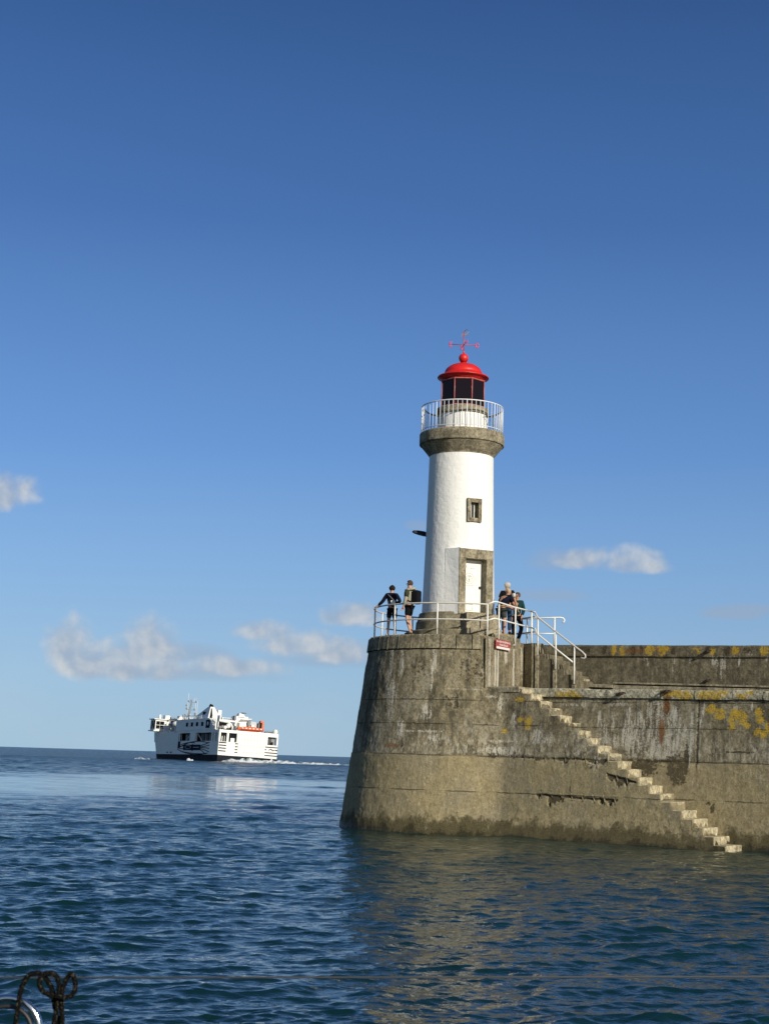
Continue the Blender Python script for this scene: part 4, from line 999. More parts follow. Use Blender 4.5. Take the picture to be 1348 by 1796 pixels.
# hull: sections along the length
def hull_sec(l, z):
    """half breadth fraction (0..1) of the hull at length l and height z"""
    t = max(0.0, (l - 54) / 12.0); fl_ = 0.55 + 0.45 * min(1, max(0, (z + 1.5)) / 9.5)
    return max(0.02, 1 - (t ** 2.2) * (1.45 - 0.55 * fl_))
def hull(z0, z1, name, mat, Lmax=(55.5, 58.5), zs=6):
    ls = [0, 8, 20, 32, 42, 50, 54, 57, 60, 63, 65, 66]; vv = []; 
    zz = [z0 + (z1 - z0) * i / (zs - 1) for i in range(zs)]; K = len(ls)
    for sgn in (-1, 1):
        for l in ls:
            for z in zz:
                ll = l * (1 + 0.045 * max(0, z) / 8.3 * (l > 52)) - 2.2 * (1 - min(1, max(0, z) / 8.3)) * (l > 52); vv.append((BW / 2 + sgn * BW / 2 * hull_sec(l, z), ll, z))
    ff = []
    for s_ in range(2):
        for i in range(K - 1):
            for j in range(zs - 1):
                a = s_ * K * zs + i * zs + j; q = (a, a + zs, a + zs + 1, a + 1); ff.append(q[::-1] if s_ == 0 else q)
    for j in range(zs - 1):                                    # transom and stem
        a, b_ = j, K * zs + j; ff.append((a, a + 1, b_ + 1, b_)[::-1]); a, b_ = (K - 1) * zs + j, (2 * K - 1) * zs + j; ff.append((a, a + 1, b_ + 1, b_))
    for i in range(K - 1):                                      # deck
        a, b_ = i * zs + zs - 1, (K + i) * zs + zs - 1; ff.append((a, b_, b_ + zs, a + zs))
    return MB().add(vv, ff).build(name, mat, fer)
hull(-1.5, 1.75, 'lower_hull', F_blue)
hull(1.75, 5.35, 'hull', F_white)
hf = MB()
def bx(x0, x1, y0, y1, z0, z1, name, mat, par_=None):
    return MB().box(min(x0, x1), max(x0, x1), min(y0, y1), max(y0, y1), min(z0, z1), max(z0, z1)).build(name, mat, par_ or fer)
# bow bulwark (solid white, higher)
ls = [36.5, 44, 50, 54, 57, 60, 63, 65, 66]; vv = []
for sgn in (-1, 1):
    for l in ls:
        for z in (5.35, 6.8, 8.35): vv.append((BW / 2 + sgn * BW / 2 * hull_sec(l, z), l * (1 + 0.045 * z / 8.3 * (l > 52)), z))
K = len(ls); ff = []
for s_ in range(2):
    for i in range(K - 1):
        for j in range(2):
            a = s_ * K * 3 + i * 3 + j; q = (a, a + 3, a + 4, a + 1); ff.append(q[::-1] if s_ == 0 else q)
for i in range(K - 1): a, b_ = i * 3 + 2, (K + i) * 3 + 2; ff.append((a, b_, b_ + 3, a + 3))
ff += [((K - 1) * 3 + j, (K - 1) * 3 + j + 1, (2 * K - 1) * 3 + j + 1, (2 * K - 1) * 3 + j) for j in range(2)]
MB().add(vv, ff).build('bow', F_white, fer)
# open side deck: back wall with the shade painted into its dark colour, pillars, roof band
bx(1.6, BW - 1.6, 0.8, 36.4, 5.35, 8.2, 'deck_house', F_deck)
bx(0, BW, 0.0, 37.5, 7.75, 8.5, 'upper_deck', F_white)
bx(-0.12, BW, 3, 38.5, 8.5, 8.62, 'deck_edge', F_white)
for (a, b_, z0) in ((37.5, 34.0, 5.35), (33.6, 32.6, 5.35), (24.0, 19.2, 5.3), (6.0, 5.0, 2.0), (4.0, 3.0, 2.0), (1.4, 0.0, 5.3)):
    bx(-0.06, 0.5, b_, a, z0, 7.75, 'pillar', F_white)
bx(0.001, 1.6, 24.0, 32.6, 5.35, 5.55, 'bulwark', F_white); bx(0.001, 1.6, 6, 19.2, 5.35, 5.45, 'bulwark', F_white)
for q in ((30.5, 28.8), (27.6, 26.9), (17.0, 16.4), (13.5, 12.9), (10.0, 9.4)): bx(0.9, 1.59, q[1], q[0], 5.4, 7.4, 'deck_post', F_grey)
MB().tube([(0.3, 24.0, 7.7), (0.3, 28, 5.6)], 0.12, 6).tube([(0.3, 18.5, 7.7), (0.3, 14.5, 5.6)], 0.12, 6).build('stair_rail', F_white, fer)
bx(-0.03, 0.1, 3.7, 3.2, 2.1, 4.6, 'side_door', F_win)
bx(-0.08, 0.1, 34.5, 38.5, 4.1, 5.3, 'boarding_platform', F_white)
bx(-0.05, 0.1, 32.2, 34.2, 3.9, 7.6, 'boarding_gap_shade', F_win)  # dark panel on the hull paints the shade of an opening
for l in (43.5, 40): bx(BW/2 - BW/2*hull_sec(l, 2.5) - 0.12, 1.0, l - .5, l + .5, 2.1, 2.45, 'scupper', F_win)
# swirl emblem on the side
mb = MB()
L0_, L1_, Z0_, Z1_ = 33.8, 7.5, 1.95, 5.2
mb.box(-0.16, 0.02, 14.5, 28.8, 2.95, 4.45)
mb.box(-0.17, 0.02, 20.6, 21.2, 2.75, 4.6)
def arc_pts(l0, z0, l1, z1, bow_):
    return [(-0.05, l0 + (l1 - l0) * t, z0 + (z1 - z0) * t + bow_ * 4 * t * (1 - t)) for t in [i / 14 for i in range(15)]]
for p in (arc_pts(34, 3.4, 8, 4.9, 1.1), arc_pts(33.5, 4.1, 19, 4.9, 0.45), arc_pts(34, 3.1, 8, 2.2, -0.85), arc_pts(31, 2.6, 9, 2.0, -0.25),
          arc_pts(14.5, 4.2, 7, 5.1, -0.1), arc_pts(14.5, 3.9, 7, 4.3, -0.1), arc_pts(14.5, 3.6, 7, 3.4, 0.1), arc_pts(14.5, 3.35, 7, 2.5, 0.1), arc_pts(15, 3.2, 10, 1.95, 0.1),
          arc_pts(34, 3.7, 28.8, 4.1, 0.1), arc_pts(34, 3.6, 28.8, 3.3, -0.1)):
    mb.tube([(x + 0.02, y, z) for x, y, z in p], 0.11, 6)
mb.build('hull_emblem', F_navy, fer)
mb = MB(); mb.box(-0.20, 0.02, 15.2, 20.0, 3.62, 3.80); mb.tube([(-0.17, 24.6 + 2.6 * math.cos(t), 3.75 + 0.42 * math.sin(t)) for t in [i * PI / 8 for i in range(16)]], 0.07, 6, closed=True); mb.build('hull_emblem_detail', F_seam, fer)
# midships superstructure with slanted after end
hs = [(38.5, 8.6), (5.2, 8.6), (6.8, 10.2), (10.0, 11.7), (34.0, 11.7), (38.5, 11.2)]
vv = [(0.25, l, z) for l, z in hs] + [(BW - 3, l, z) for l, z in hs]
MB().add(vv, [(0, 1, 2, 3, 4, 5), (11, 10, 9, 8, 7, 6)] + [(i, 6 + i, 6 + (i + 1) % 6, (i + 1) % 6) for i in range(6)]).build('superstructure', F_white, fer)
for cx in (455, 500, 545, 590): bx(0.14, 0.30, sl(cx) - 0.75, sl(cx) + 0.75, 9.6, 10.7, 'window', F_win)
pn = bx(0.12, 0.30, sl(655), sl(623), 9.0, 11.2, 'painted_panel', F_navy)
MB().sphere((0.12, sl(640), 10.2), 0.6, 12, 8, (0.15, 1, 0.9)).build('panel_emblem', F_white, pn)
bx(0.1, 0.3, 17, 34, 8.66, 8.82, 'lamp_row', F_white)
# bridge and wing
br = bx(-1.5, BW + 1.5, 53.2, 58.0, 8.8, 12.0, 'bridge', F_white)
bx(-1.62, -1.5, 53.6, 57.6, 9.3, 11.6, 'bridge_window', F_win, br)
for l_ in (54.6, 56.2): bx(-1.68, -1.61, l_, l_ + 0.3, 9.3, 11.6, 'window_post', F_white, br)
for (a, b_) in ((0.0, 1.2), (-1.2, -0.15)):
    for (z0, z1) in ((9.3, 10.3), (10.5, 11.5)): bx(a, b_, 53.05, 53.2, z0, z1, 'bridge_window', F_win, br)
bx(-2.0, BW + 2, 52.8, 58.4, 12.0, 12.25, 'bridge_roof', F_white, br)
bx(-2.0, BW + 2, 52.8, 58.4, 8.5, 8.8, 'bridge_wing_floor', F_white, br)
for (x0_, h_) in ((1.6, 1.2), (3.4, 0.8), (6, 1.4)): bx(x0_, x0_ + 1.4, 53.6, 56, 12.25, 12.25 + h_, 'roof_housing', F_white if h_ > 1 else F_grey, br)
MB().tube([(0.3, 55, 12.2), (0.3, 55, 13.6)], 0.4, 8).build('beacon', F_white, br)
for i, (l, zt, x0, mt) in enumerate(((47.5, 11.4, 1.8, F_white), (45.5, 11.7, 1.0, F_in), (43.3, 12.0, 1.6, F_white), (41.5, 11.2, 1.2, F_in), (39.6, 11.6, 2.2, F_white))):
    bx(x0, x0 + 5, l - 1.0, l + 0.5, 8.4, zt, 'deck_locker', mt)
for i in range(9): bx(0.2, 0.32, 39.5 + i * 1.2, 39.65 + i * 1.2, 8.4, 9.7, 'rail_post', F_white)
bx(0.2, 0.3, 39.5, 53, 9.6, 9.72, 'rail', F_white)
for i in range(3): bx(0.2, 0.32, 50.3 + i * 1.2, 50.45 + i * 1.2, 8.4, 9.7, 'rail_post', F_white)
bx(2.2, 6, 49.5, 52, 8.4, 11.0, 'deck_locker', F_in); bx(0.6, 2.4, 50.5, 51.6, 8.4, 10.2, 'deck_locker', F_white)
MB().sphere((1.4, 42.0, 10.6), 1.15, 14, 8, (1, 1.3, 0.8)).build('liferaft_canister', F_white, fer)
MB().box(1.2, 3.2, 40.5, 48.5, 11.9, 12.2).build('boat_deck', F_white, fer)
# mast
mx_, ml = 5.0, 41.0
def M3(pts, r, name='mast_spar', m_=F_grey): return MB().tube(pts, r, 6).build(name, m_, mast)
mast = MB().tube([(mx_ - 1.0, ml, 11.2), (mx_ + 0.2, ml, 17.4)], 0.20, 8).tube([(mx_ - 0.4, ml, 11.2), (mx_ + 0.25, ml, 17.2)], 0.14, 6).build('mast', F_grey, fer)
for (z, a, b_) in ((17.3, -0.7, 1.5), (15.1, -1.2, 1.3), (13.3, -1.6, 1.0)): M3([(mx_ + a, ml, z), (mx_ + b_, ml, z)], 0.07)
for (x, z) in ((-0.75, 17.6), (0.1, 17.8), (1.5, 17.6), (-1.2, 15.4), (-1.5, 13.5), (-1.3, 16.3), (1.25, 15.3), (-1.7, 12.4)): MB().sphere((mx_ + x, ml, z), 0.26, 8, 6, (1, 1, 1.2)).build('mast_lamp', F_grey, mast)
for (x, z0, z1) in ((-0.85, 12, 20.0), (1.55, 12, 18.8), (1.0, 17, 18.6), (2.1, 11.5, 18.0)): M3([(mx_ + x, ml, z0), (mx_ + x - 0.05, ml, z1)], 0.05, 'aerial', F_white)
# funnel, triangular with a black cap
def frust(x0, x1, y0, y1, z0, X0, X1, Y0, Y1, z1, name, m_, p_=None):
    vv = [(x0, y0, z0), (x1, y0, z0), (x1, y1, z0), (x0, y1, z0), (X0, Y0, z1), (X1, Y0, z1), (X1, Y1, z1), (X0, Y1, z1)]
    return MB().add(vv, [(3, 2, 1, 0), (4, 5, 6, 7), (0, 1, 5, 4), (1, 2, 6, 5), (2, 3, 7, 6), (3, 0, 4, 7)]).build(name, m_, p_ or fer)
fu = frust(0.4, 4.4, 11.5, 25.0, 11.6, 1.8, 2.9, 14.0, 16.2, 15.0, 'funnel', F_white)
frust(1.0, 1.7, 11.3, 11.8, 11.9, 1.95, 2.2, 13.8, 14.2, 14.7, 'funnel_stripe', F_win, fu)
bx(0.9, 1.2, 15.5, 17.5, 11.7, 13.6, 'funnel_vent', F_win, fu)
for (x, l, z) in ((2.0, 15.2, 15.2), (2.6, 15.0, 15.4), (2.9, 15.4, 15.0), (2.3, 15.5, 15.6)): MB().tube([(x, l, z - 0.5), (x, l, z + 0.25)], 0.28, 8).build('exhaust', F_win, fu)
bx(3.6, 4.6, 12.5, 14.5, 11.7, 14.2, 'vent_house', F_white)
# after decks (towards the stern)
bx(4.5, 11.5, 8.0, 30, 8.5, 11.0, 'after_house', F_white)
for k, (x, l, z) in enumerate(((3.6, 11, 11.7), (4.4, 11, 11.7), (5.0, 10, 11.6))): pass
for (xa, xb, y0, y1, z0, z1, m_) in ((1.2, 1.5, 4, 6, 8.6, 12.4, F_white), (1.9, 2.1, 4, 6, 8.6, 11.9, F_white), (0.5, 0.7, 3, 4, 8.6, 10.8, F_white), (-0.1, 0.2, 3.4, 3.6, 8.5, 11.5, F_white)):
    bx(xa, xb, y0, y1, z0, z1, 'deck_stanchion', m_)
MB().tube([(-0.2, 8, 11.3), (1.3, 3.0, 8.6)], 0.12, 6).tube([(0.4, 8, 11.3), (2.0, 3.0, 8.6)], 0.12, 6).build('ladder', F_white, fer)
ar = [(0.9 + 0.0, 2.9, 10.6), (3.4, 2.9, 10.5), (4.0, 2.9, 10.2), (4.3, 2.9, 9.6), (4.2, 2.9, 9.0)]
MB().tube([(0.9, 2.9, 10.75), (3.4, 2.9, 10.65), (4.2, 2.9, 10.2), (4.6, 2.9, 9.4), (4.5, 2.9, 8.7)], 0.22, 8).build('exhaust_duct', F_white, fer)
bx(0.8, 4.4, 3.2, 3.4, 8.6, 10.6, 'recess_shade', F_win)  # dark sheet painted as the shade under the deck beam
for (x, z, s_) in ((1.0, 9.1, 0.45), (1.7, 9.3, 0.45), (2.4, 9.2, 0.5), (3.3, 9.7, 0.7)): MB().sphere((x, 2.6, z), s_, 10, 7).build('deck_gear', F_white if s_ > .48 else F_in, fer)
bx(0.6, 5.2, 2.6, 3.0, 10.8, 11.2, 'deck_beam', F_white)
for i in range(12): bx(-0.6 + i * 0.55, -0.54 + i * 0.55, 5.0, 5.1, 11.0, 11.9, 'rail_post', F_white)
bx(-0.6, 5.9, 5.0, 5.08, 11.85, 11.95, 'rail', F_white)
# radar house / davits
frust(5.3, 10.3, 4, 10, 8.5, 6.3, 9.6, 5, 9, 12.6, 'radar_house', F_white)
frust(6.7, 8.6, 4.6, 7, 12.4, 7.0, 8.3, 5, 6.6, 13.4, 'radar_tower', F_white)
MB().sphere((8.3, 5.2, 13.55), 0.8, 12, 6, (1, 1, 0.25)).build('radar_dish', F_grey, fer)
bx(5.2, 5.7, 3.5, 5, 11.4, 12.6, 'vent', F_grey); bx(9.2, 9.9, 3.5, 4.2, 10.2, 11.4, 'vent', F_grey); MB().tube([(7.0, 3.8, 11.7), (10.2, 3.8, 12.0)], 0.2, 6).build('davit', F_white, fer)
bx(10.2, 11.0, 3.5, 5, 8.6, 10.5, 'vent', F_white)
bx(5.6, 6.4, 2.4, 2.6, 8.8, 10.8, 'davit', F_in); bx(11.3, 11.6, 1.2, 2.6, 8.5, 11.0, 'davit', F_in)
# small deck clutter along the upper decks
rd = random.Random(5)
for i in range(26):
    x = rd.uniform(-0.0, 13.5) if i < 16 else rd.uniform(0.6, 3); l = rd.uniform(5.5, 9) if i < 16 else rd.uniform(18, 36); z0 = 11.0 if (4.5 < x < 11.5 and i < 16) else (11.7 if i >= 16 else 8.6)
    w_, h_ = rd.uniform(0.12, 0.7), rd.uniform(0.4, 1.9); bx(x, x + w_, l, l + 0.5, z0, z0 + h_, 'deck_fitting', (F_white, F_grey, F_in, F_win)[i % 4])
bx(0.35, 0.45, 17, 38, 12.5, 12.6, 'rail', F_white)
for i in range(14): bx(0.35, 0.45, 17 + i * 1.5, 17.12 + i * 1.5, 11.6, 12.5, 'rail_post', F_white)
# stern wall
st_parts = [(0.0, 0.14, 5.35, 7.75), (2.15, 2.75, 5.35, 7.75), (5.0, 13.15, 1.8, 8.35), (13.15, 13.8, 5.35, 7.75), (16.35, 16.8, 5.35, 7.75)]
for (a, b_, z0, z1) in st_parts: bx(a, b_, -0.08, 0.7, z0, z1, 'stern_wall' if b_ - a < 5 else 'stern_ramp', F_white)
bx(13.0, 16.8, -0.05, 0.5, 7.5, 8.1, 'stern_lintel', F_white)
bx(13.8, 16.35, 0.9, 1.2, 5.35, 7.75, 'recess_shade', F_grey)  # grey panel gives the right stern opening a painted, milder shade
bx(0.2, 2.1, 0.5, 0.75, 5.4, 7.7, 'recess_shade', F_win); bx(2.8, 4.9, 0.5, 0.75, 5.6, 7.7, 'recess_shade', F_win)  # dark panels paint the shade inside the left stern openings
bx(3.4, 4.5, 0.3, 0.5, 5.4, 6.4, 'fairlead', F_white); bx(0.9, 1.1, 0.2, 0.5, 5.4, 6.8, 'deck_post', F_white); bx(1.6, 1.7, 0.2, 0.5, 5.4, 6.9, 'deck_post', F_white); bx(15.0, 15.5, 0.3, 0.5, 5.4, 6.2, 'fairlead', F_win)
for i in range(9): bx(5.4 + i * 0.92, 5.4 + i * 0.92 + 0.07, -0.10, -0.05, 2.1, 7.9, 'ramp_seam', F_seam)
for z in (2.9, 4.6, 6.2, 7.6): bx(5.3, 12.9, -0.11, -0.05, z, z + 0.07, 'ramp_seam', F_seam)
for z in (5.05, 4.35, 3.6, 2.85): bx(0.15, 2.2, -0.06, 0.1, z - 0.13, z + 0.16, 'stern_stripe', F_navy)
for z in (5.0, 4.2, 3.45, 2.7): bx(4.7, 5.45, -0.12, 0.1, z - 0.1, z + 0.14, 'stern_stripe', F_navy)
for z in (4.75, 3.25, 2.5): bx(13.1, 16.8, -0.06, 0.1, z - 0.1, z + 0.15, 'stern_stripe', F_navy)
for (a, b_) in ((13.1, 13.6), (16.2, 16.8)): bx(a, b_, -0.06, 0.1, 3.9, 4.2, 'stern_stripe', F_navy)
MB().tube([(14.3, -0.06, 4.0), (14.9, -0.06, 4.3), (15.5, -0.06, 3.9), (16.0, -0.06, 4.1)], 0.12, 6).build('stern_emblem', F_navy, fer)
bx(8.2, 9.9, -0.5, 0.1, 1.0, 1.35, 'stern_fender', F_seam)
for i in range(6): bx(13.2 + i * 0.55, 13.26 + i * 0.55, 0.3, 0.36, 8.1, 9.2, 'rail_post', F_grey)
bx(13.1, 16.6, 0.3, 0.36, 9.1, 9.2, 'rail', F_grey); bx(13.4, 15.4, 1.0, 2.0, 8.1, 8.9, 'winch', F_in)
MB().sphere((16.1, 0.8, 9.0), 0.72, 14, 10).build('liferaft_canister', F_white, fer)
# lifeboat lies on its davits: a thing of its own
Mf = Matrix.Translation(fw) @ fer.rotation_quaternion.to_matrix().to_4x4()
lb = empty('lifeboat', 'orange enclosed lifeboat slung above the stern ramp of the white ferry', 'lifeboat'); lb.matrix_world = Mf @ Matrix.Translation((5.6, 1.0, 8.7))
vv = []; K = 13
for i in range(K):
    t = i / (K - 1); wd_ = math.sin(PI * (0.08 + 0.84 * t)) ** 0.5
    for a in range(12): an = 2 * PI * a / 12; vv.append((t * 7.4, 0.9 + 1.0 * wd_ * math.cos(an), 0.55 + (0.62 if math.sin(an) > 0 else 0.75) * wd_ * math.sin(an)))
MB().add(vv, [(i * 12 + a, (i + 1) * 12 + a, (i + 1) * 12 + (a + 1) % 12, i * 12 + (a + 1) % 12) for i in range(K - 1) for a in range(12)] + [tuple(range(12)), tuple((K - 1) * 12 + a for a in range(11, -1, -1))]).build('hull', F_org, lb)
for i in range(6): MB().box(0.9 + i * 1.05, 1.35 + i * 1.05, -0.14, 0.1, 0.55, 0.8).build('window', F_white, lb)
MB().box(0.6, 6.9, -0.12, 0.1, 0.18, 0.30).build('grab_line', F_iron if False else F_navy, lb)
rbt = empty('rescue_boat', 'upright orange rescue boat on the ferry stern behind the long lifeboat', 'rescue boat'); rbt.matrix_world = Mf @ Matrix.Translation((11.7, 1.5, 9.2))
MB().add([(x, y, z) for z, k in ((0, 0.7), (0.8, 1.0), (1.9, 0.95), (2.5, 0.7)) for x, y in ((0.65 - 0.55 * k, 0), (0.65 + 0.6 * k, 0), (0.65 + 0.6 * k, 1.4), (0.65 - 0.55 * k, 1.4))],
         [(i * 4 + j, i * 4 + (j + 1) % 4, i * 4 + 4 + (j + 1) % 4, i * 4 + 4 + j) for i in range(3) for j in range(4)] + [(3, 2, 1, 0), (12, 13, 14, 15)]).build('hull', F_org, rbt, bevel=0.1)
MB().box(0.05, 0.65, -0.05, 0.2, 0.5, 2.0).build('cockpit', F_win, rbt)

# wake
M_foam, nf, bf = new_mat('foam'); pf = nf.pos()
nf.put(bf.inputs['Base Color'], nf.mix(nf.rng(nf.noise(nf.scl(pf, 1, 0.4, 1), 0.6, 5, 0.7), 0.40, 0.52), (0.10, 0.17, 0.22), (0.80, 0.82, 0.82))); bf.inputs['Roughness'].default_value = 0.8
def foam(name, lab, x0, D0, x1, D1, wd0, wd1, h0, h1, n_=160, seed=3):
    a = at(x0, 1335, D0); b_ = at(x1, 1335, D1); a.z = b_.z = 0
    t = np.linspace(0, 1, n_)[:, None]; v = np.linspace(-0.5, 0.5, 24)[None]
    wdt = wd0 + (wd1 - wd0) * t; hh = (h0 + (h1 - h0) * t) * np.maximum(0, 1 - (2 * np.abs(v)) ** 2) * np.minimum(1, t * 14 + 0.2) * np.minimum(1, (1 - t) * 10)
    X = a.x + (b_.x - a.x) * t + 0 * v; Y = a.y + (b_.y - a.y) * t + v * wdt
    Z = 0.06 + hh * (0.55 + 0.9 * nz(X * 0.9 + 500, Y * 0.3 + 90, seed, 4)) - 0.12 * (np.abs(v) > 0.48)
    o = grid(name, np.stack([X, Y, Z], -1), M_foam, None, True); tag(o, lab, 'foam'); o['kind'] = 'stuff'
foam('wake_foam', 'white churned wake trailing right from the ferry stern', 392, 399, 640, 392, 10, 4, 1.25, 0.22)
foam('bow_foam', 'small white breaking crest left of the ferry bow', 238, 396, 262, 396, 5, 3, 0.75, 0.4, 30, 5)
foam('side_foam', 'small white splash against the black hull side of the ferry', 328, 388, 339, 386, 3, 2, 0.6, 0.45, 20, 6)

# ------------------------------------------------------------------ people
def skin_mesh(name, verts, edges, radii, mat, parent, root=0, sub=1):
    me = bpy.data.meshes.new(name + '_src'); me.from_pydata([tuple(v) for v in verts], edges, []); me.update()
    o = bpy.data.objects.new(name, me); C.objects.link(o)
    o.modifiers.new('skin', 'SKIN').use_smooth_shade = True
    for i, sv in enumerate(me.skin_vertices[0].data):
        r = radii[i]; sv.radius = (r, r) if not isinstance(r, tuple) else r; sv.use_root = (i == root); sv.use_loose = False
    s = o.modifiers.new('sub', 'SUBSURF'); s.levels = sub; s.render_levels = sub
    dg = bpy.context.evaluated_depsgraph_get(); dg.update()
    m2 = bpy.data.meshes.new_from_object(o.evaluated_get(dg)); m2.name = name
    bpy.data.objects.remove(o)
    for p in m2.polygons: p.use_smooth = True
    return link_mesh(name, m2, mat, parent)
M_skin = simple('skin', (0.48, 0.27, 0.18), 0.55, vary=0.06); M_skin2 = simple('tanned_skin', (0.40, 0.20, 0.13), 0.55, vary=0.06)
def cloth(name, col, vary=0.15): return simple(name, col, 0.9, vary=vary, scale=12, spec=0.08)
def person(lab, loc, rz, J, top, bottom, hair, shoes, hgt=1.74, sleeves='long', legs='shorts', skin=M_skin, hair_len=0, hair_kind='hair'):
    """J overrides joints; frame: x = person's right, y = front, z = up"""
    e = empty('person', lab, 'person', loc=loc); e.rotation_euler = (0, 0, rz)
    k = hgt / 1.74
    D = dict(pelvis=(0, 0, .93), waist=(0, 0, 1.06), chest=(0, 0, 1.28), neck=(0, 0, 1.46), hb=(0, .01, 1.53), hc=(0, .02, 1.62), ht=(0, .01, 1.69),
             ls=(-.17, 0, 1.40), le=(-.24, -.03, 1.13), lw=(-.25, .05, .89), rs=(.17, 0, 1.40), re=(.24, -.03, 1.13), rw=(.25, .05, .89),
             lh=(-.085, 0, .90), lk=(-.10, .02, .50), la=(-.10, -.03, .09), lt=(-.12, .12, .035), rh=(.085, 0, .90), rk=(.10, .02, .50), ra=(.10, -.03, .09), rt=(.12, .12, .035))
    D.update(J); D = {a: Vector(b) * k for a, b in D.items()}
    names = ['pelvis', 'waist', 'chest', 'neck', 'hb', 'hc', 'ht', 'ls', 'le', 'lw', 'rs', 're', 'rw', 'lh', 'lk', 'la', 'lt', 'rh', 'rk', 'ra', 'rt']
    rad = dict(pelvis=.125, waist=.12, chest=.135, neck=.055, hb=.066, hc=.086, ht=.062, ls=.062, le=.043, lw=.028, rs=.062, re=.043, rw=.028, lh=.09, lk=.057, la=.037, lt=.028, rh=.09, rk=.057, ra=.037, rt=.028)
    V_ = [D[n_] for n_ in names]; Rr = [rad[n_] * k for n_ in names]; ix = {n_: i for i, n_ in enumerate(names)}
    E = [('pelvis', 'waist'), ('waist', 'chest'), ('chest', 'neck'), ('neck', 'hb'), ('hb', 'hc'), ('hc', 'ht'), ('chest', 'ls'), ('ls', 'le'), ('le', 'lw'), ('chest', 'rs'), ('rs', 're'), ('re', 'rw'),
         ('pelvis', 'lh'), ('lh', 'lk'), ('lk', 'la'), ('la', 'lt'), ('pelvis', 'rh'), ('rh', 'rk'), ('rk', 'ra'), ('ra', 'rt')]
    E = [(ix[a], ix[b]) for a, b in E]
    for side, (el, wr, sg_) in {'l': ('le', 'lw', 1), 'r': ('re', 'rw', -1)}.items():       # palm, four fingers and a thumb
        d_ = (D[wr] - D[el]).normalized(); lat = d_.cross(Vector((1, 0, 0)) if abs(d_.x) < .8 else Vector((0, 0, 1))).normalized(); nrm = d_.cross(lat)
        base = len(V_); V_.append(D[wr] + d_ * .055 * k); Rr.append(.030 * k); E.append((ix[wr], base))
        for f, (o_, L_) in enumerate(((-.030, .075), (-.010, .088), (.011, .082), (.031, .062))):
            a = len(V_); V_ += [D[wr] + d_ * .095 * k + lat * o_ * k, D[wr] + d_ * (.095 + L_ * .55) * k + lat * o_ * k + nrm * .012 * sg_, D[wr] + d_ * (.095 + L_ * .85) * k + lat * o_ * k + nrm * .034 * sg_]
            Rr += [.0095 * k, .0085 * k, .007 * k]; E += [(base, a), (a, a + 1), (a + 1, a + 2)]
        a = len(V_); V_ += [D[wr] + d_ * .06 * k + lat * .040 * k, D[wr] + d_ * .10 * k + lat * .062 * k + nrm * .015 * sg_]; Rr += [.011 * k, .009 * k]; E += [(base, a), (a, a + 1)]
    fdir = J.get('look', None)
    body = skin_mesh('body', V_, E, Rr, skin, e)
    def sub_(name, ns, es, extra, mat, root=0, scale=1.0, over=None):
        vv = [D[n_].copy() for n_ in ns]; rr = [(over or {}).get(n_, rad[n_] + extra) * k for n_ in ns]; im = {n_: i for i, n_ in enumerate(ns)}
        return skin_mesh(name, vv, [(im[a], im[b]) for a, b in es], rr, mat, e, root)
    D['lm'] = D['ls'].lerp(D['le'], .75); D['rm'] = D['rs'].lerp(D['re'], .75); D['lc'] = D['lh'].lerp(D['lk'], .80); D['rc'] = D['rh'].lerp(D['rk'], .80)
    D['lz'] = D['lk'].lerp(D['la'], .92); D['rz'] = D['rk'].lerp(D['ra'], .92); D['hips'] = D['pelvis'] - Vector((0, 0, .02)) * k; D['nk'] = D['chest'].lerp(D['neck'], .72)
    D['lv'] = D['le'].lerp(D['lw'], .85); D['rv'] = D['re'].lerp(D['rw'], .85)
    rad.update(lm=.055, rm=.055, lc=.07, rc=.07, lz=.045, rz=.045, hips=.12, nk=.065, lv=.032, rv=.032)
    if sleeves == 'long': sub_('jacket', ['hips', 'waist', 'chest', 'nk', 'ls', 'le', 'lv', 'rs', 're', 'rv'], [('hips', 'waist'), ('waist', 'chest'), ('chest', 'nk'), ('chest', 'ls'), ('ls', 'le'), ('le', 'lv'), ('chest', 'rs'), ('rs', 're'), ('re', 'rv')], .020, top)
    elif sleeves == 'short': sub_('shirt', ['hips', 'waist', 'chest', 'nk', 'ls', 'lm', 'rs', 'rm'], [('hips', 'waist'), ('waist', 'chest'), ('chest', 'nk'), ('chest', 'ls'), ('ls', 'lm'), ('chest', 'rs'), ('rs', 'rm')], .022, top)
    if legs == 'shorts': sub_('shorts', ['pelvis', 'hips', 'lh', 'lc', 'rh', 'rc'], [('pelvis', 'hips'), ('pelvis', 'lh'), ('lh', 'lc'), ('pelvis', 'rh'), ('rh', 'rc')], .022, bottom)
    else: sub_('trousers', ['pelvis', 'hips', 'lh', 'lk', 'lz', 'rh', 'rk', 'rz'], [('pelvis', 'hips'), ('pelvis', 'lh'), ('lh', 'lk'), ('lk', 'lz'), ('pelvis', 'rh'), ('rh', 'rk'), ('rk', 'rz')], .020, bottom)
    for a, t in (('la', 'lt'), ('ra', 'rt')):
        MB().tube([D[a] + Vector((0, 0, -.02)), D[a].lerp(D[t], .5), D[t] + (D[t] - D[a]) * .25], [.05 * k, .048 * k, .032 * k], 10).build('shoe', shoes, e)
    hd = (D['ht'] - D['hb']).normalized(); hc = D['hc']
    look = Vector(J.get('look', (0, 1, 0))).normalized()
    rt_ = look.cross(Vector((0, 0, 1))).normalized()
    mb = MB(); Rr_ = .104 * k; vv = []; ff = []
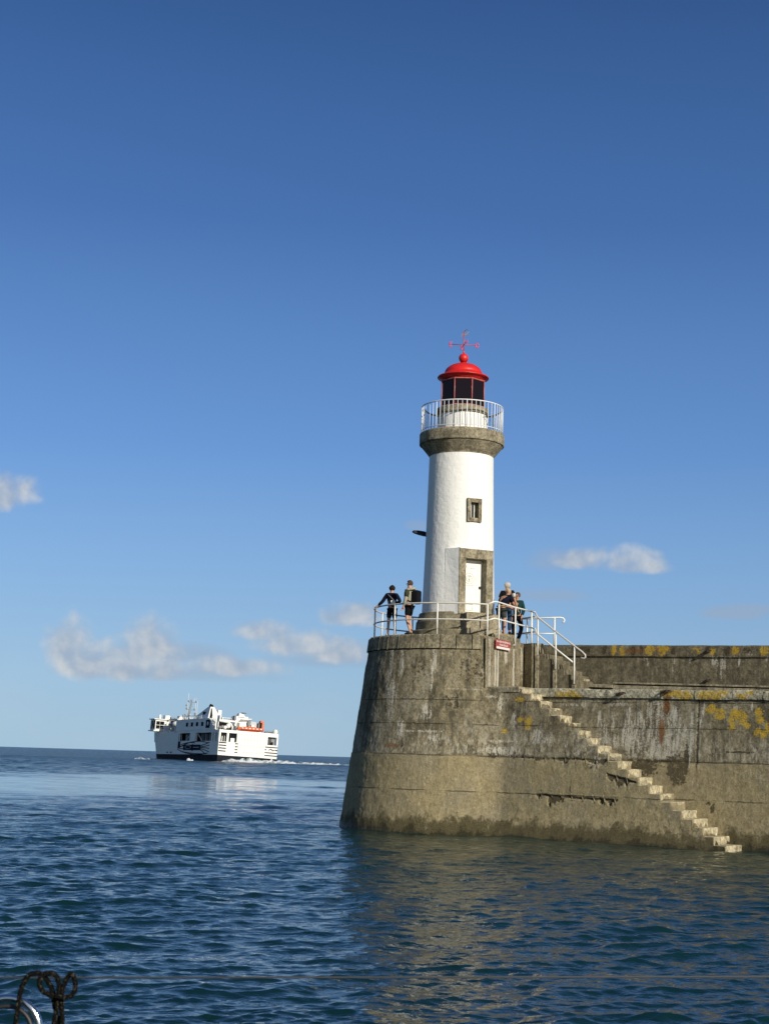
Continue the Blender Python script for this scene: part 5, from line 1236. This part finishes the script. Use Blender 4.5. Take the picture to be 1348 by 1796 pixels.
    for i in range(9):
        th = (PI * 0.72) * i / 8
        for j in range(18):
            ph = 2 * PI * j / 18; d_ = (rt_ * math.cos(ph) + look * math.sin(ph)) * math.sin(th) + Vector((0, 0, 1)) * math.cos(th)
            front = max(0, d_.dot(look)); r = Rr_ * (1 + .03 * math.sin(7 * ph + 3 * th)) * (1.0 if th < 1.0 else 1 - .42 * front)
            zz = d_ * r; zz -= look * .014
            if hair_len and front < .2 and th > 1.3: zz.z -= hair_len
            vv.append(hc + zz + Vector((0, 0, .012)))
    for i in range(8):
        for j in range(18): ff.append((i * 18 + j, (i + 1) * 18 + j, (i + 1) * 18 + (j + 1) % 18, i * 18 + (j + 1) % 18))
    mb.add(vv, ff, True); mb.build(hair_kind, hair, e)
    # face: nose, ears, eyes, mouth
    fr = hc + look * .080 * k
    MB().sphere(fr + look * .012 + Vector((0, 0, -.02)), .013, 8, 6, (.8, .8, 1.4)).sphere(hc + rt_ * .088 * k, .02, 8, 6, (.5, .8, 1.3)).sphere(hc - rt_ * .088 * k, .02, 8, 6, (.5, .8, 1.3)).build('ears_and_nose', skin, body)
    for s_ in (-1, 1): MB().sphere(fr + rt_ * .03 * s_ + Vector((0, 0, .006)), .009, 8, 6).build('eye', M_dark, body)
    MB().sphere(fr + Vector((0, 0, -.055)) - look * .004, .016, 8, 6, (1, .5, .3)).build('mouth', M_skin2, body)
    return e, D, k
def pz(px, D, z=ZP):
    q = at(px, 1115, D); q.z = z; return q
hair_d = cloth('dark_hair', (0.020, 0.015, 0.012)); hair_b = cloth('brown_hair', (0.07, 0.045, 0.028)); hair_w = cloth('white_hair', (0.42, 0.39, 0.33)); hair_bl = cloth('sandy_hair', (0.44, 0.33, 0.20)); hair_g = cloth('short_dark_hair', (0.07, 0.06, 0.055))
navy = cloth('navy_cloth', (0.007, 0.009, 0.019)); black = cloth('black_cloth', (0.008, 0.008, 0.009)); beige = cloth('beige_cloth', (0.33, 0.32, 0.24)); grey = cloth('charcoal_cloth', (0.045, 0.05, 0.045)); denim = cloth('denim', (0.035, 0.055, 0.10)); dgreen = cloth('dark_green_cloth', (0.012, 0.040, 0.038)); wshoe = cloth('white_shoe', (0.6, 0.6, 0.6)); dshoe = cloth('dark_shoe', (0.03, 0.025, 0.03)); olive = cloth('olive_cloth', (0.05, 0.05, 0.03)); tan_ = cloth('tan_leather', (0.30, 0.2, 0.1))
whitec = cloth('white_cloth', (0.7, 0.7, 0.7))
# 1 woman leaning on the far left rail, back to the camera
e, D, k = person('person in navy jacket and black shorts leaning on the rail at far left, back turned', pz(686, 47.75), R(12),
    dict(pelvis=(.01, 0, .93), chest=(-.02, .06, 1.27), neck=(-.0, .08, 1.44), hb=(.0, .09, 1.51), hc=(.0, .10, 1.60), ht=(.0, .09, 1.67), ls=(-.18, .08, 1.38), le=(-.30, .12, 1.16), lw=(-.44, .26, 1.02), rs=(.16, .04, 1.38), re=(.27, -.02, 1.17), rw=(.12, .22, 1.12), la=(-.13, -.03, .09), lt=(-.15, .1, .035), ra=(.12, -.02, .09)),
    navy, black, hair_d, wshoe, 1.70)
MB().sphere(D['hc'] + Vector((0, -.06, .075)), .045, 10, 8).build('hair_bun', hair_d, e)
MB().box(-0.09, 0.06, -0.19, -0.14, 1.05, 1.16).build('white_pouch', whitec, e, bevel=0.012)
MB().tube([(-0.17, -0.05, 1.36), (-0.08, -0.15, 1.25), (0.02, -0.17, 1.15)], 0.016, 6).build('strap', cloth('grey_strap', (0.16, 0.15, 0.15)), e)
# 2 walker with rucksack
e, D, k = person('person in beige and olive jacket with black backpack and shorts, turned to the left', pz(716.5, 46.95), R(62),
    dict(lk=(-.09, .04, .50), la=(-.10, -.10, .09), lt=(-.12, .04, .035), rk=(.10, .05, .50), ra=(.10, -.05, .09), le=(-.23, .02, 1.13), lw=(-.22, .10, .90), rw=(.24, .12, .90), hc=(0, .03, 1.62), look=(-.3, 1, -.05)),
    beige, black, hair_b, dshoe, 1.76)
mb = MB(); mb.box(-0.15, 0.15, -0.36, -0.13, 0.98, 1.42); bp = mb.build('backpack', black, e); bv = bp.modifiers.new('b', 'BEVEL'); bv.width = 0.06; bv.segments = 3
MB().sphere((0, -0.33, 1.12), 0.11, 12, 8, (1.1, 0.6, 1.1)).build('pocket', navy, bp)
for s_ in (-1, 1): MB().tube([(s_ * .10, -.14, 1.40), (s_ * .12, .0, 1.47), (s_ * .12, .13, 1.34), (s_ * .12, .12, 1.15), (s_ * .13, -.1, 1.05)], 0.018, 6).build('shoulder_strap', black, bp)
MB().tube([(-.14, -.10, 1.44), (0, -.15, 1.50), (.14, -.10, 1.44), (.10, 0.02, 1.47), (-.10, 0.02, 1.47)], 0.045, 8, closed=True).build('hood', beige, e)
MB().tube([D['ls'], D['ls'].lerp(D['le'], .8)], [.088, .072], 10).build('olive_sleeve', olive, e)
# 3 old man in shorts leaning on the front rail
SL = ZP + 0.10
e, D, k = person('older person in navy tee shirt and charcoal shorts bending over the white rail', pz(877.5, 47.85, SL), R(-48),
    dict(waist=(0, .03, 1.06), chest=(0, .17, 1.24), neck=(0, .28, 1.37), hb=(0, .32, 1.42), hc=(0, .37, 1.49), ht=(0, .38, 1.56), ls=(-.18, .22, 1.32), le=(-.22, .38, 1.08), lw=(-.10, .55, 1.02), rs=(.18, .22, 1.32), re=(.22, .36, 1.08), rw=(.10, .54, 1.02), look=(.3, 1, -.3), lk=(-.12, .02, .5), rk=(.14, .03, .5), la=(-.14, -.02, .09), ra=(.16, -.02, .09)),
    navy, grey, hair_bl, tan_, 1.74, 'short', 'shorts', M_skin2)
MB().tube([(0.13 * math.cos(t) * 1.12, 0.13 * math.sin(t) * 1.1 + .01, 1.0) for t in [i * PI / 9 for i in range(18)]], 0.022, 6, closed=True).build('belt', tan_, e)
# 4 white-haired person in vest
e, D, k = person('white haired person in black vest and blue jeans standing behind the bending man', pz(887.5, 48.6, ZP + 0.24), R(-12),
    dict(rs=(.19, 0, 1.41), re=(.26, .0, 1.14), rw=(.33, .06, .90), look=(-.4, 1, -.1), hc=(0, .03, 1.62)),
    black, denim, hair_w, dshoe, 1.74, 'short', 'trousers', M_skin2)
MB().tube([D['rs'].lerp(D['re'], .18), D['rs'].lerp(D['re'], .62)], [.078, .068], 12).build('white_sleeve', cloth('offwhite_cloth', (0.5, 0.5, 0.48)), e)
MB().lathe([(0.0, 0.075), (0.085, 0.06), (0.112, 0.0), (0.112, -0.02)], seg=20).build('cap', cloth('pale_cap', (0.42, 0.41, 0.38)), e).location = D['hc'] + Vector((0, 0, .045))
# 5 man in green
e, D, k = person('person in dark green sweater, black trousers and sunglasses facing the camera', pz(905.5, 49.55), R(172),
    dict(waist=(0, .03, 1.06), chest=(.0, .04, 1.28), le=(-.22, .03, 1.13), lw=(-.16, .12, .92), re=(.22, .02, 1.13), rw=(.17, .10, .90), lk=(-.16, .10, .52), la=(-.02, .05, .09), lt=(-.02, .17, .035), look=(.45, 1, -.2)),
    dgreen, black, hair_g, dshoe, 1.77, 'long', 'trousers', M_skin2)
lk = Vector((.45, 1, -.2)).normalized(); rt_ = lk.cross(Vector((0, 0, 1))).normalized()
mb = MB()
for s_ in (-1, 1): mb.sphere(D['hc'] + lk * .098 + rt_ * .032 * s_, .026, 10, 6, (1, .6, .7))
mb.tube([D['hc'] + rt_ * .09, D['hc'] + lk * .095 + rt_ * .06, D['hc'] + lk * .105, D['hc'] + lk * .095 - rt_ * .06, D['hc'] - rt_ * .09], .006, 6); mb.build('sunglasses', M_dark, e)
# low slab on the shoulder where they stand
MB().prism([(3.50, 46.75), (3.9, 47.2), (4.55, 48.4), (4.4, 49.0), (3.3, 49.0), (3.3, 47.2)], ZP - 0.05, ZP + 0.10).build('slab', M_plinth, lh).matrix_parent_inverse = Matrix.Translation((-CX, -CY, -ZP))
MB().prism([(4.0, 48.25), (4.42, 48.55), (4.3, 49.3), (3.5, 49.3), (3.5, 48.4)], ZP + 0.09, ZP + 0.24).build('slab', M_plinth, lh).matrix_parent_inverse = Matrix.Translation((-CX, -CY, -ZP))

# ------------------------------------------------------------------ foreground fittings of the boat
FD = 3.2
def q8(cx, cy, D=FD): return at(cx / 6.74, 1660 + cy / 6.74, D)
def smooth_path(pts, n_=8):
    out = []; P_ = [pts[0]] + pts + [pts[-1]]
    for i in range(1, len(P_) - 2):
        for j in range(n_):
            t = j / n_; a, b_, c, d_ = P_[i - 1], P_[i], P_[i + 1], P_[i + 2]
            out.append(0.5 * ((2 * b_) + (c - a) * t + (2 * a - 5 * b_ + 4 * c - d_) * t * t + (3 * b_ - a - 3 * c + d_) * t ** 3))
    return out + [pts[-1]]
mr, nr_, br_ = new_mat('braided_rope')
tc = nr_.pos()
wv = nr_.noise(nr_.scl(tc, 1, 1, 0.6), 260, 2, 0.6)
vo = nr_.vor(nr_.scl(tc, 1, 1, 0.55), 330)
nr_.put(br_.inputs['Base Color'], nr_.mix(nr_.m('MULTIPLY', nr_.rng(wv, 0.56, 0.68), nr_.rng(vo, 0.9, 0.2)), (0.004, 0.004, 0.004), (0.11, 0.095, 0.06)))
br_.inputs['Roughness'].default_value = 0.9; br_.inputs['Specular IOR Level'].default_value = 0.1
nr_.put(br_.inputs['Normal'], nr_.bump(nr_.m('ADD', vo, wv), 1.0, 0.002))
rope = empty('coiled_rope', 'black and tan braided rope hanging in loops in the bottom left corner', 'rope', loc=q8(700, 700))
def rope_part(pts, r=.0052, name='rope_strand'):
    P_ = smooth_path([q8(x, y, FD + dd) for x, y, dd in pts]); o_ = Vector(rope.location); P_ = [p - o_ for p in P_]
    # three-lobed twisted section reads as laid rope
    mb = MB(); seg = 12; vv = []; last = None; L_ = 0
    for i, p in enumerate(P_):
        t = (P_[min(i + 1, len(P_) - 1)] - P_[max(i - 1, 0)]).normalized()
        if i: L_ += (p - P_[i - 1]).length
        u = t.orthogonal().normalized() if last is None else (last - t * last.dot(t)).normalized(); last = u; v = t.cross(u)
        for j in range(seg):
            an = 2 * PI * j / seg; rr_ = r * (1 + 0.10 * math.sin(3 * an + L_ * 420)); vv.append(p + (u * math.cos(an) + v * math.sin(an)) * rr_)
    ff = [(i * seg + j, i * seg + (j + 1) % seg, (i + 1) * seg + (j + 1) % seg, (i + 1) * seg + j) for i in range(len(P_) - 1) for j in range(seg)]
    mb.add(vv, ff, True).build(name, mr, rope)
rope_part([(175, 1100, 0), (190, 900, 0), (215, 730, 0), (235, 590, 0), (275, 450, 0), (340, 345, 0), (430, 315, 0), (505, 335, .005), (560, 400, .012), (605, 480, .015), (640, 590, .01)])
rope_part([(640, 600, -.01), (570, 565, -.01), (500, 520, -.01), (468, 430, -.01), (500, 345, -.008), (580, 315, -.006), (650, 330, 0), (690, 400, 0), (700, 500, 0), (690, 620, 0), (665, 780, 0), (640, 917, 0), (625, 1100, 0)])
rope_part([(690, 560, .01), (640, 640, .008), (665, 780, .012), (690, 917, .01), (700, 1100, .01)], .0048)
rope_part([(730, 1100, 0), (738, 917, 0), (732, 720, 0), (728, 600, 0), (745, 500, 0), (785, 395, 0), (832, 330, -.004), (878, 370, -.006), (892, 470, -.008), (868, 560, -.01), (800, 598, -.012), (720, 600, -.014), (660, 580, -.012)])
M_steel = simple('polished_steel', (0.62, 0.64, 0.68), 0.16, 1.0)
M_rub = simple('black_rubber', (0.012, 0.012, 0.014), 0.5)
rg = empty('steel_hoop', 'polished stainless steel hoop with black inner lining behind the rope', 'boat fitting', loc=at(11, 1812, FD + .03))
def hoop(rpx, tr, name, mat, dy=0.0, sq=1.0):
    rr_ = rpx / FOC * FD
    MB().tube([Vector((rr_ * math.cos(t), dy + 0.004 * math.sin(t), rr_ * sq * math.sin(t))) for t in [i * PI / 48 for i in range(96)]], tr, 14, closed=True).build(name, mat, rg)
hoop(57, .0078, 'hoop', M_steel); hoop(44, .0050, 'lining', M_rub, -0.004)
MB().tube([(0, 0, -57 / FOC * FD), (0, 0, -0.5)], .012, 12).build('stem', M_steel, rg)
gw = MB().tube([at(-900, 1716.5, FD + .06), at(1348 + 900, 1711.5, FD + .06)], .0021, 8).build('guard_wire', simple('wire_steel', (0.05, 0.055, 0.06), 0.7, 0.2), None)
tag(gw, 'thin grey steel guard wire stretched across the whole picture low over the water', 'wire')
